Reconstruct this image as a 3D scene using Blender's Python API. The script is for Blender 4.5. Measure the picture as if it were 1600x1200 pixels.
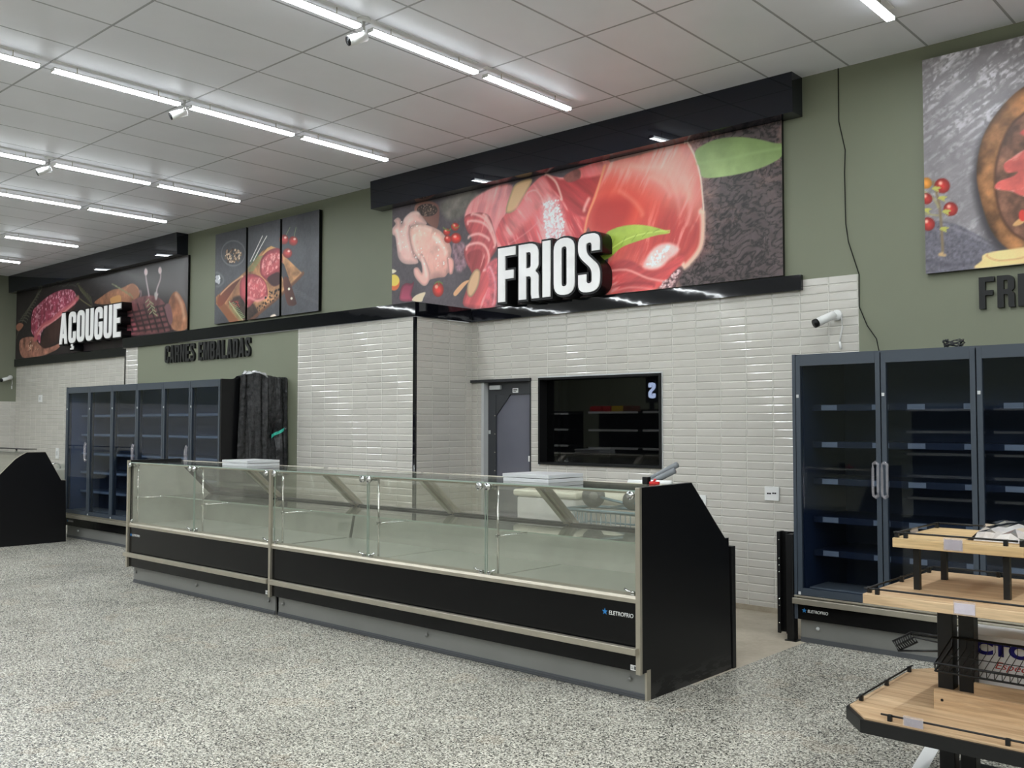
import bpy, bmesh, math, random
import numpy as np
from mathutils import Vector, Matrix

S = bpy.context.scene
COL = S.collection
for _o in list(bpy.data.objects):
    bpy.data.objects.remove(_o)

# ------------------------------------------------------------------ camera
F_PX = 1493.44
YAW, PITCH, ROLL = math.radians(-41.881), math.radians(2.4045), math.radians(0.0467)
cam = bpy.data.objects.new('camera', bpy.data.cameras.new('camera'))
COL.objects.link(cam)
cam.data.sensor_width = 36.0
cam.data.lens = F_PX / 1600 * 36.0
cam.data.clip_start, cam.data.clip_end = 0.05, 200
fw = Vector((math.sin(YAW) * math.cos(PITCH), math.cos(YAW) * math.cos(PITCH), math.sin(PITCH)))
rt = Vector((math.cos(YAW), -math.sin(YAW), 0))
up = rt.cross(fw)
rt2 = math.cos(ROLL) * rt + math.sin(ROLL) * up
up2 = -math.sin(ROLL) * rt + math.cos(ROLL) * up
cam.matrix_world = Matrix(((rt2.x, up2.x, -fw.x, 0), (rt2.y, up2.y, -fw.y, 0), (rt2.z, up2.z, -fw.z, 1.608), (0, 0, 0, 1)))
S.camera = cam

# ------------------------------------------------------------------ world, exposure
wld = bpy.data.worlds.new('world'); S.world = wld; wld.use_nodes = True
wld.node_tree.nodes['Background'].inputs[0].default_value = (0.93, 0.96, 1.0, 1)
wld.node_tree.nodes['Background'].inputs[1].default_value = 0.60
S.view_settings.view_transform = 'Standard'
S.view_settings.look = 'None'
S.view_settings.exposure = 0.12
S.view_settings.gamma = 1.0
S.view_settings.use_curve_mapping = False

# ------------------------------------------------------------------ room dimensions (metres)
W = 7.616            # main wall
P1 = 6.763           # face of the low block
XL = -20.18          # left wall
XB0, XB1 = -13.84, -7.427   # low block
ZC = 4.556           # ceiling
XR, YB = 9.0, -10.0
LAMP = 76.0
SIDE = 7.0          # radiance of their glowing sides          # radiance of the ceiling tubes
ROWS = [(-2.45, 'poster with cherry tomatoes', 1), (-5.36, 'FRIOS letters', 4), (-7.89, 'raw chicken on the mural', 5), (-10.79, 'picture of small red tomatoes', 4),
        (-12.67, 'picture of the pepper bowl', 2), (-15.52, 'end of the AÇOUGUE letters', 1), (-17.85, 'raw steak on the far mural', 1)]
TUBE_END, TUBE_LEN, TUBE_PITCH, TUBE_Z = 6.755, 1.115, 1.2187, 4.468

def area_row(x, y0, y1):
    # rest of a lamp row, behind the picture
    l = bpy.data.lights.new('ceiling_lamp_row', 'AREA'); l.shape = 'RECTANGLE'
    l.size, l.size_y = 0.06, y1 - y0
    l.energy = LAMP * math.pi * l.size * l.size_y * 0.92
    l.color = (0.92, 0.975, 1.0)
    o = bpy.data.objects.new('ceiling_lamp_row', l); COL.objects.link(o)
    o.location = (x, (y0 + y1) / 2, TUBE_Z)
    for sg in (-1, 1):      # the glowing sides of the same tubes
        l2 = l.copy(); l2.size = .02; l2.energy = SIDE * math.pi * .02 * l.size_y * .92
        o2 = bpy.data.objects.new('ceiling_lamp_row', l2); COL.objects.link(o2)
        o2.location = (x + sg * .03, (y0 + y1) / 2, TUBE_Z + .01); o2.rotation_euler = (0, -sg * math.pi / 2, 0)
for x, _, n in ROWS:
    area_row(x, -9.0, TUBE_END - n * TUBE_PITCH)
for x in (0.4, 3.3, 6.2):
    area_row(x, -9.0, TUBE_END)

# ------------------------------------------------------------------ materials
def lin(c):
    return tuple((v / 255 / 12.92) if v / 255 <= 0.04045 else ((v / 255 + 0.055) / 1.055) ** 2.4 for v in c)

class NT:
    def __init__(s, name):
        s.m = bpy.data.materials.new(name); s.m.use_nodes = True
        s.t = s.m.node_tree; s.n = s.t.nodes
        s.b = s.n['Principled BSDF']; s.out = s.n['Material Output']
    def add(s, kind, **k):
        nd = s.n.new(kind)
        for a, v in k.items(): setattr(nd, a, v)
        return nd
    def link(s, a, b): s.t.links.new(a, b)
    def coord(s, what='Object'):
        if not hasattr(s, '_tc'): s._tc = s.add('ShaderNodeTexCoord')
        return s._tc.outputs[what]
    def pos(s):
        if not hasattr(s, '_g'): s._g = s.add('ShaderNodeNewGeometry')
        return s._g.outputs['Position']
    def mapping(s, src, scale=(1, 1, 1), loc=(0, 0, 0), rot=(0, 0, 0)):
        m = s.add('ShaderNodeMapping'); m.inputs['Scale'].default_value = scale; m.inputs['Location'].default_value = loc; m.inputs['Rotation'].default_value = rot
        s.link(src, m.inputs[0]); return m.outputs[0]
    def noise(s, vec, scale, detail=3, rough=.5, dist=0):
        nd = s.add('ShaderNodeTexNoise'); nd.inputs['Scale'].default_value = scale; nd.inputs['Detail'].default_value = detail
        nd.inputs['Roughness'].default_value = rough; nd.inputs['Distortion'].default_value = dist
        s.link(vec, nd.inputs['Vector']); return nd.outputs['Fac']
    def ramp(s, fac, stops, interp='LINEAR'):
        r = s.add('ShaderNodeValToRGB'); r.color_ramp.interpolation = interp
        e = r.color_ramp.elements
        while len(e) < len(stops): e.new(.5)
        for i, (p, c) in enumerate(stops):
            e[i].position = p; e[i].color = (*c, 1) if not isinstance(c, (int, float)) else (c, c, c, 1)
        s.link(fac, r.inputs[0]); return r.outputs[0]
    def mix(s, fac, a, b, mode='MIX'):
        m = s.add('ShaderNodeMix', data_type='RGBA', blend_type=mode)
        for sock, v in ((m.inputs[0], fac), (m.inputs[6], a), (m.inputs[7], b)):
            if isinstance(v, (int, float)): sock.default_value = v
            elif isinstance(v, tuple): sock.default_value = (*v, 1)
            else: s.link(v, sock)
        return m.outputs[2]
    def math(s, op, a, b=0.0, c=0.0):
        m = s.add('ShaderNodeMath', operation=op)
        for i, v in enumerate((a, b, c)):
            if isinstance(v, (int, float)): m.inputs[i].default_value = v
            else: s.link(v, m.inputs[i])
        return m.outputs[0]
    def bump(s, h, strength=.2, dist=.01, nrm=None):
        b = s.add('ShaderNodeBump'); b.inputs['Strength'].default_value = strength; b.inputs['Distance'].default_value = dist
        s.link(h, b.inputs['Height'])
        if nrm is not None: s.link(nrm, b.inputs['Normal'])
        return b.outputs[0]
    def setp(s, base=None, rough=None, metal=None, spec=None, nrm=None, emit=None, estr=None, alpha=None, coat=None):
        for k, v in (('Base Color', base), ('Roughness', rough), ('Metallic', metal), ('Specular IOR Level', spec), ('Normal', nrm), ('Emission Color', emit), ('Emission Strength', estr), ('Alpha', alpha), ('Coat Weight', coat)):
            if v is None: continue
            i = s.b.inputs[k]
            if isinstance(v, tuple): i.default_value = (*v, 1)
            elif isinstance(v, (int, float)): i.default_value = v
            else: s.link(v, i)
        return s.m

def paint(name, c, rough=.5, metal=0., spec=.5, var=.06, scale=6., bump=0., bscale=60., rvar=.03):
    """plain finish with a little procedural unevenness; c is the sRGB albedo"""
    t = NT(name); c = lin(c)
    f = t.noise(t.coord(), scale, 4, .6)
    base = t.ramp(f, [(.25, tuple(v * (1 - var) for v in c)), (.75, tuple(min(1, v * (1 + var)) for v in c))])
    rg = t.math('MULTIPLY_ADD', t.noise(t.coord(), scale * 4, 2), rvar, max(0.015, rough - rvar / 2))
    nrm = t.bump(t.noise(t.coord(), bscale, 3), bump, .01) if bump else None
    return t.setp(base, rg, metal, spec, nrm)

def emitter(name, c, strength):
    t = NT(name); c = lin(c)
    f = t.noise(t.coord(), 3, 2)
    return t.setp((.8, .8, .8), .4, 0, .3, None, t.ramp(f, [(0, c), (1, tuple(v * .97 for v in c))]), strength)

def glass(name, tint=(235, 242, 238), refl=1.0, dust=.03, dust_haze_c=(200, 205, 200), rough=.01):
    """one sheet: see-through with a mirror-like sheen and a film of dust"""
    t = NT(name); t.n.remove(t.b)
    tr = t.add('ShaderNodeBsdfTransparent'); tr.inputs[0].default_value = (*lin(tint), 1)
    gl = t.add('ShaderNodeBsdfGlossy'); gl.inputs['Roughness'].default_value = rough
    df = t.add('ShaderNodeBsdfDiffuse'); df.inputs[0].default_value = (*lin(dust_haze_c), 1)
    lw = t.add('ShaderNodeNewGeometry'); dt = t.add('ShaderNodeVectorMath', operation='DOT_PRODUCT')
    t.link(lw.outputs['Incoming'], dt.inputs[0]); t.link(lw.outputs['Normal'], dt.inputs[1])
    fr = t.math('MULTIPLY_ADD', t.math('POWER', t.math('SUBTRACT', 1.0, t.math('ABSOLUTE', dt.outputs['Value'])), 5.0), .96, .04)
    m1 = t.add('ShaderNodeMixShader'); m2 = t.add('ShaderNodeMixShader')
    t.link(t.math('MULTIPLY', t.noise(t.coord(), 3.5, 5, .65), dust * 2), m1.inputs[0])
    t.link(tr.outputs[0], m1.inputs[1]); t.link(df.outputs[0], m1.inputs[2])
    t.link(t.math('MULTIPLY', fr, refl), m2.inputs[0]); t.link(m1.outputs[0], m2.inputs[1]); t.link(gl.outputs[0], m2.inputs[2])
    t.link(m2.outputs[0], t.out.inputs[0]); return t.m

def wood(name, a, b, axis=0, rough=.5):
    t = NT(name); sc = [14., 14., 14.]; sc[axis] = .9
    v = t.mapping(t.coord(), tuple(sc))
    f = t.noise(v, 1.6, 6, .62, .6); g = t.noise(t.mapping(t.coord(), tuple(x * 5 for x in sc)), 2.0, 3)
    c = t.ramp(f, [(.34, lin(a)), (.5, tuple((x + y) / 2 for x, y in zip(lin(a), lin(b)))), (.66, lin(b))])
    c = t.mix(.35, c, t.ramp(g, [(.35, .45), (.65, 1.0)]), 'MULTIPLY')
    return t.setp(c, rough, 0, .4, t.bump(f, .08, .004))

def tile_mat(name, axis, x0, z0, c=(201, 197, 189)):
    """glazed 25 x 7 cm wall tiles stacked joint over joint; axis 0 for a wall along x, 1 along y"""
    t = NT(name); p = t.pos(); sx = t.add('ShaderNodeSeparateXYZ'); t.link(p, sx.inputs[0])
    TW, TH = .252, .0705
    u = t.math('DIVIDE', t.math('SUBTRACT', sx.outputs[axis], x0), TW)
    v = t.math('DIVIDE', t.math('SUBTRACT', sx.outputs[2], z0), TH)
    fu, fv = t.math('FRACT', u), t.math('FRACT', v)
    du = t.math('MULTIPLY', t.math('MINIMUM', fu, t.math('SUBTRACT', 1.0, fu)), TW)
    dv = t.math('MULTIPLY', t.math('MINIMUM', fv, t.math('SUBTRACT', 1.0, fv)), TH)
    d = t.math('MINIMUM', du, dv)                       # metres to the nearest joint
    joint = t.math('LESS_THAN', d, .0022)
    bev = t.math('MINIMUM', t.math('DIVIDE', d, .0085), 1.0)   # bevelled rim
    cu, cv = t.math('FLOOR', u), t.math('FLOOR', v)
    cc = t.add('ShaderNodeCombineXYZ'); t.link(cu, cc.inputs[0]); t.link(cv, cc.inputs[1])
    wn = t.add('ShaderNodeTexWhiteNoise', noise_dimensions='3D'); t.link(cc.outputs[0], wn.inputs['Vector'])
    cl = lin(c)
    base = t.ramp(wn.outputs['Value'], [(0, tuple(v * .94 for v in cl)), (1, tuple(v * 1.04 for v in cl))])
    base = t.mix(t.math('MULTIPLY', t.noise(p, 1.3, 3), .12), base, tuple(v * .7 for v in cl))
    base = t.mix(joint, base, lin((224, 222, 213)))  # pale joint colour also paints the light caught on the bevel edges
    h = t.math('MULTIPLY', bev, .0062)
    tilt = t.math('ADD', t.math('MULTIPLY', t.math('SUBTRACT', fv, .5), t.math('MULTIPLY', t.math('SUBTRACT', wn.outputs['Value'], .5), .0022)),
                  t.math('MULTIPLY', t.noise(p, 7.5, 2), .0048))
    b = t.add('ShaderNodeBump'); b.inputs['Strength'].default_value = .8; b.inputs['Distance'].default_value = 1.0
    t.link(t.math('ADD', h, tilt), b.inputs['Height'])
    return t.setp(base, t.math('MULTIPLY_ADD', joint, .5, .10), 0, .5, b.outputs[0])

# ------------------------------------------------------------------ mesh helpers
def bx(bm, x0, x1, y0, y1, z0, z1, bev=0.):
    vs = [bm.verts.new((x, y, z)) for z in (z0, z1) for y in (y0, y1) for x in (x0, x1)]
    fs = [bm.faces.new([vs[i] for i in f]) for f in ((0, 2, 3, 1), (4, 5, 7, 6), (0, 1, 5, 4), (2, 6, 7, 3), (0, 4, 6, 2), (1, 3, 7, 5))]
    if bev:
        es = list({e for f in fs for e in f.edges})
        bmesh.ops.bevel(bm, geom=es, offset=bev, segments=2, affect='EDGES', profile=.5)
    return bm

def prism(bm, prof, a0, a1, axis='x'):
    """closed outline extruded along an axis; prof is (y, z) for x, (x, z) for y, (x, y) for z"""
    def pt(p, a):
        return {'x': (a, p[0], p[1]), 'y': (p[0], a, p[1]), 'z': (p[0], p[1], a)}[axis]
    A = [bm.verts.new(pt(p, a0)) for p in prof]; B = [bm.verts.new(pt(p, a1)) for p in prof]
    n = len(prof)
    fs = [bm.faces.new(A), bm.faces.new(B[::-1])] + [bm.faces.new((A[i], B[i], B[(i + 1) % n], A[(i + 1) % n])) for i in range(n)]
    bmesh.ops.recalc_face_normals(bm, faces=fs); return bm

def tube(bm, pts, r, n=8, closed=False):
    P = [Vector(p) for p in pts]; rings = []
    m = len(P)
    for i, p in enumerate(P):
        a = P[(i - 1) % m] if (closed or i) else P[i]; b = P[(i + 1) % m] if (closed or i < m - 1) else P[i]
        d = (b - a).normalized()
        s = d.cross(Vector((0, 0, 1)))
        if s.length < .05: s = d.cross(Vector((1, 0, 0)))
        s.normalize(); q = s.cross(d)
        rr = r[i] if isinstance(r, (list, tuple)) else r
        rings.append([bm.verts.new(p + (s * math.cos(2 * math.pi * k / n) + q * math.sin(2 * math.pi * k / n)) * rr) for k in range(n)])
    fs = []
    for i in range(m if closed else m - 1):
        A, B = rings[i], rings[(i + 1) % m]
        fs += [bm.faces.new((A[k], A[(k + 1) % n], B[(k + 1) % n], B[k])) for k in range(n)]
    if not closed:
        fs += [bm.faces.new(rings[0][::-1]), bm.faces.new(rings[-1])]
    bmesh.ops.recalc_face_normals(bm, faces=fs); return bm

def lathe(bm, prof, base, axis, n=20):
    """prof is (distance along axis, radius)"""
    d = Vector(axis).normalized(); base = Vector(base)
    return tube(bm, [base + d * p[0] for p in prof], [max(p[1], .0005) for p in prof], n)

def BM(): return bmesh.new()

def world_loc(o):
    v = Vector((0, 0, 0))
    while o is not None: v += o.location; o = o.parent
    return v

def put(name, bm, m, parent=None, smooth=False, loc=None):
    """links the mesh as ONE object; bm is in world metres"""
    me = bpy.data.meshes.new(name)
    o = bpy.data.objects.new(name, me)
    if parent is not None:
        o.parent = parent
    elif loc is not None:
        o.location = loc
    off = world_loc(o)
    bmesh.ops.translate(bm, verts=bm.verts, vec=-off)
    bm.to_mesh(me); bm.free()
    for mm in (m if isinstance(m, (list, tuple)) else [m]): me.materials.append(mm)
    if smooth:
        me.polygons.foreach_set('use_smooth', [True] * len(me.polygons))
    COL.objects.link(o); return o

def thing(name, label, cat, loc, group=None):
    o = bpy.data.objects.new(name, None); o.empty_display_size = .1
    COL.objects.link(o); o.location = loc
    return tag(o, label, cat, group)

def tag(o, label, cat, group=None):
    o['label'] = label; o['category'] = cat
    if group: o['group'] = group
    return o

def struct(name, bm, m, parent=None):
    o = put(name, bm, m, parent)
    if parent is None: o['kind'] = 'structure'
    return o

def dup(root, loc, label):
    r = root.copy(); COL.objects.link(r); r.location = loc; r['label'] = label
    for ch in list(root.children):
        c = ch.copy(); COL.objects.link(c); c.parent = r
        for g in list(ch.children):
            d = g.copy(); COL.objects.link(d); d.parent = c
    return r

# ------------------------------------------------------------------ condensed sign letters
def fil(pts, n=5):
    """polygon corners (x, y[, fillet radius]) -> outline"""
    out = []; m = len(pts)
    for i, p in enumerate(pts):
        if len(p) < 3: out.append((p[0], p[1])); continue
        P, A, B = Vector(p[:2]), Vector(pts[i - 1][:2]), Vector(pts[(i + 1) % m][:2])
        a, b = (A - P), (B - P); r = min(p[2], a.length * .5, b.length * .5)
        p0, p1 = P + a.normalized() * r, P + b.normalized() * r
        for k in range(n + 1):
            s = k / n; q = p0 * (1 - s) ** 2 + P * 2 * s * (1 - s) + p1 * s * s
            out.append((q.x, q.y))
    return out
def rr(x0, y0, x1, y1, r): return [(x0, y0, r), (x1, y0, r), (x1, y1, r), (x0, y1, r)]
_C = [(4.2, 6.4), (4.2, 10, 2.2), (0, 10, 2.2), (0, 0, 2.2), (4.2, 0, 2.2), (4.2, 3.6), (2.65, 3.6), (2.65, 1.5, .6), (1.55, 1.5, .6), (1.55, 8.5, .6), (2.65, 8.5, .6), (2.65, 6.4)]
GLY = {
 'F': (3.9, [[(0, 0), (1.6, 0), (1.6, 4.2), (3.5, 4.2), (3.5, 5.75), (1.6, 5.75), (1.6, 8.45), (3.9, 8.45), (3.9, 10), (0, 10)]]),
 'E': (3.8, [[(0, 0), (3.8, 0), (3.8, 1.55), (1.6, 1.55), (1.6, 4.2), (3.4, 4.2), (3.4, 5.75), (1.6, 5.75), (1.6, 8.45), (3.8, 8.45), (3.8, 10), (0, 10)]]),
 'L': (3.6, [[(0, 0), (3.6, 0), (3.6, 1.55), (1.6, 1.55), (1.6, 10), (0, 10)]]),
 'I': (1.6, [[(0, 0), (1.6, 0), (1.6, 10), (0, 10)]]),
 'T': (4.0, [[(1.2, 0), (2.8, 0), (2.8, 8.45), (4, 8.45), (4, 10), (0, 10), (0, 8.45), (1.2, 8.45)]]),
 'R': (4.4, [[(0, 0), (1.6, 0), (1.6, 4.1), (2.7, 4.1, .6), (2.7, .8), (2.85, 0), (4.4, 0), (4.25, .8), (4.25, 4.3, .9), (3.5, 4.95, .3), (4.25, 5.7, .9), (4.25, 10, 2.0), (0, 10)], [(1.6, 5.6), (1.6, 8.5), (2.65, 8.5, .6), (2.65, 5.6, .6)]]),
 'O': (4.2, [rr(0, 0, 4.2, 10, 2.2), rr(1.55, 1.5, 2.65, 8.5, .6)]),
 'D': (4.2, [[(0, 0), (4.2, 0, 2.2), (4.2, 10, 2.2), (0, 10)], [(1.6, 1.5), (1.6, 8.5), (2.6, 8.5, .6), (2.6, 1.5, .6)]]),
 'B': (4.3, [[(0, 0), (4.3, 0, 2.0), (4.3, 4.4, 1.2), (3.6, 5.15, .3), (4.2, 5.9, 1.0), (4.2, 10, 2.0), (0, 10)], [(1.6, 1.5), (1.6, 4.4), (2.7, 4.4, .6), (2.7, 1.5, .6)], [(1.6, 5.9), (1.6, 8.5), (2.6, 8.5, .6), (2.6, 5.9, .6)]]),
 'S': (4.2, [[(4.2, 7.0), (4.2, 10, 2.2), (0, 10, 2.2), (0, 6.4, 1.2), (2.65, 3.9, .9), (2.65, 1.5, .6), (1.55, 1.5, .6), (1.55, 3.1), (0, 3.1), (0, 0, 2.2), (4.2, 0, 2.2), (4.2, 4.2, 1.2), (1.55, 6.7, .9), (1.55, 8.5, .6), (2.65, 8.5, .6), (2.65, 7.0)]]),
 'A': (4.7, [[(0, 0), (1.5, 0), (1.78, 1.9), (2.92, 1.9), (3.2, 0), (4.7, 0), (3.25, 10), (1.45, 10)], [(1.97, 3.3), (2.73, 3.3), (2.35, 7.0)]]),
 'C': (4.2, [_C]),
 'Ç': (4.2, [_C, [(1.7, -.35), (2.5, -.35), (2.4, -.8), (3.1, -1.2), (2.9, -2.1), (1.3, -2.1), (1.3, -1.6), (2.2, -1.45), (2.0, -1.05), (1.6, -1.0)]]),
 'U': (4.2, [[(0, 10), (0, 0, 2.2), (4.2, 0, 2.2), (4.2, 10), (2.65, 10), (2.65, 1.5, .6), (1.55, 1.5, .6), (1.55, 10)]]),
 'G': (4.2, [[(4.2, 6.4), (4.2, 10, 2.2), (0, 10, 2.2), (0, 0, 2.2), (4.2, 0, 2.2), (4.2, 5.4), (2.2, 5.4), (2.2, 4.0), (2.65, 4.0), (2.65, 1.5, .6), (1.55, 1.5, .6), (1.55, 8.5, .6), (2.65, 8.5, .6), (2.65, 6.4)]]),
 'N': (4.5, [[(0, 0), (1.45, 0), (1.45, 6), (3.05, 0), (4.5, 0), (4.5, 10), (3.05, 10), (3.05, 4.4), (1.6, 10), (0, 10)]]),
 'M': (5.8, [[(0, 0), (1.4, 0), (1.4, 6.5), (2.35, 0), (3.45, 0), (4.4, 6.5), (4.4, 0), (5.8, 0), (5.8, 10), (3.9, 10), (2.9, 3.4), (1.9, 10), (0, 10)]]),
}
def glyph_mesh(ch, sx, sz, depth, grow=0.):
    """one letter standing in the xz plane, front face at y = -depth, back at y = 0"""
    cu = bpy.data.curves.new('letter', 'CURVE'); cu.dimensions = '2D'; cu.fill_mode = 'BOTH'
    cu.extrude = depth / 2; cu.offset = grow
    for con in GLY[ch][1]:
        pts = fil(con); sp = cu.splines.new('POLY'); sp.points.add(len(pts) - 1); sp.use_cyclic_u = True
        for q, p in zip(sp.points, pts): q.co = (p[0] * sx, p[1] * sz, 0, 1)
    tmp = bpy.data.objects.new('letter', cu); COL.objects.link(tmp)
    dg = bpy.context.evaluated_depsgraph_get()
    me = bpy.data.meshes.new_from_object(tmp.evaluated_get(dg))
    bpy.data.objects.remove(tmp); bpy.data.curves.remove(cu)
    bm = BM(); bm.from_mesh(me); bpy.data.meshes.remove(me)
    for v in bm.verts: v.co = Vector((v.co.x, -v.co.z - depth / 2, v.co.y))
    bmesh.ops.recalc_face_normals(bm, faces=bm.faces)
    return bm
def layout(txt, width, height, gap=.75):
    tot = sum(GLY[c][0] if c != ' ' else 2.2 for c in txt) + gap * (len(txt) - 1)
    sx, x, out = width / tot, 0., []
    for c in txt:
        if c != ' ': out.append((c, x * sx))
        x += (GLY[c][0] if c != ' ' else 2.2) + gap
    return sx, height / 10, out
def letters_bm(txt, x0, y, z0, width, height, depth, gap=.75):
    """a short line of lettering in one mesh"""
    sx, sz, lay = layout(txt, width, height, gap); bm = BM()
    for c, x in lay:
        g = glyph_mesh(c, sx, sz, depth); bmesh.ops.translate(g, verts=g.verts, vec=(x0 + x, y, z0))
        me = bpy.data.meshes.new('t'); g.to_mesh(me); g.free(); bm.from_mesh(me); bpy.data.meshes.remove(me)
    return bm

def sans_bm(txt, x0, y, z0, width, capheight, shear=0., bold=0.):
    """plain sans lettering (Blender's own built-in face) standing in the xz plane"""
    fc = bpy.data.curves.new('lettering', 'FONT'); fc.body = txt; fc.size = 1.0; fc.shear = shear; fc.offset = bold
    tmp = bpy.data.objects.new('lettering', fc); COL.objects.link(tmp)
    me = bpy.data.meshes.new_from_object(tmp.evaluated_get(bpy.context.evaluated_depsgraph_get()))
    bpy.data.objects.remove(tmp); bpy.data.curves.remove(fc)
    bm = BM(); bm.from_mesh(me); bpy.data.meshes.remove(me)
    xs = [v.co.x for v in bm.verts]; a, b = min(xs), max(xs); k = capheight / .69
    for v in bm.verts: v.co = Vector((x0 + (v.co.x - a) / (b - a) * width, y - .0008, z0 + v.co.y * k))
    r = bmesh.ops.extrude_face_region(bm, geom=bm.faces[:]); bmesh.ops.translate(bm, verts=[g for g in r['geom'] if isinstance(g, bmesh.types.BMVert)], vec=(0, .0007, 0))
    bmesh.ops.recalc_face_normals(bm, faces=bm.faces); return bm

# ------------------------------------------------------------------ printed pictures
def fbm(x, y, sc, seed=0, oct=4):
    out = np.zeros_like(x); amp = .5; tot = 0
    for o in range(oct):
        fx, fy = x * sc + seed * 17.3 + o * 5.1, y * sc + seed * 9.7 + o * 3.3
        ix, iy = np.floor(fx), np.floor(fy); u, v = fx - ix, fy - iy
        u, v = u * u * (3 - 2 * u), v * v * (3 - 2 * v)
        def h(a, b):
            n = np.sin(a * 127.1 + b * 311.7 + seed * 13.7) * 43758.5453; return n - np.floor(n)
        out += amp * ((h(ix, iy) * (1 - u) + h(ix + 1, iy) * u) * (1 - v) + (h(ix, iy + 1) * (1 - u) + h(ix + 1, iy + 1) * u) * v)
        tot += amp; amp *= .55; sc *= 2.03
    return out / tot

def smoothpts(p, k=4):
    n = len(p); p = np.array(p); out = []
    for i in range(n):
        a, b, c, d = p[i - 1], p[i], p[(i + 1) % n], p[(i + 2) % n]
        for t in np.arange(k) / k:
            out.append(.5 * ((2 * b) + (c - a) * t + (2 * a - 5 * b + 4 * c - d) * t * t + (3 * b - a - 3 * c + d) * t ** 3))
    return np.array(out)

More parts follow.
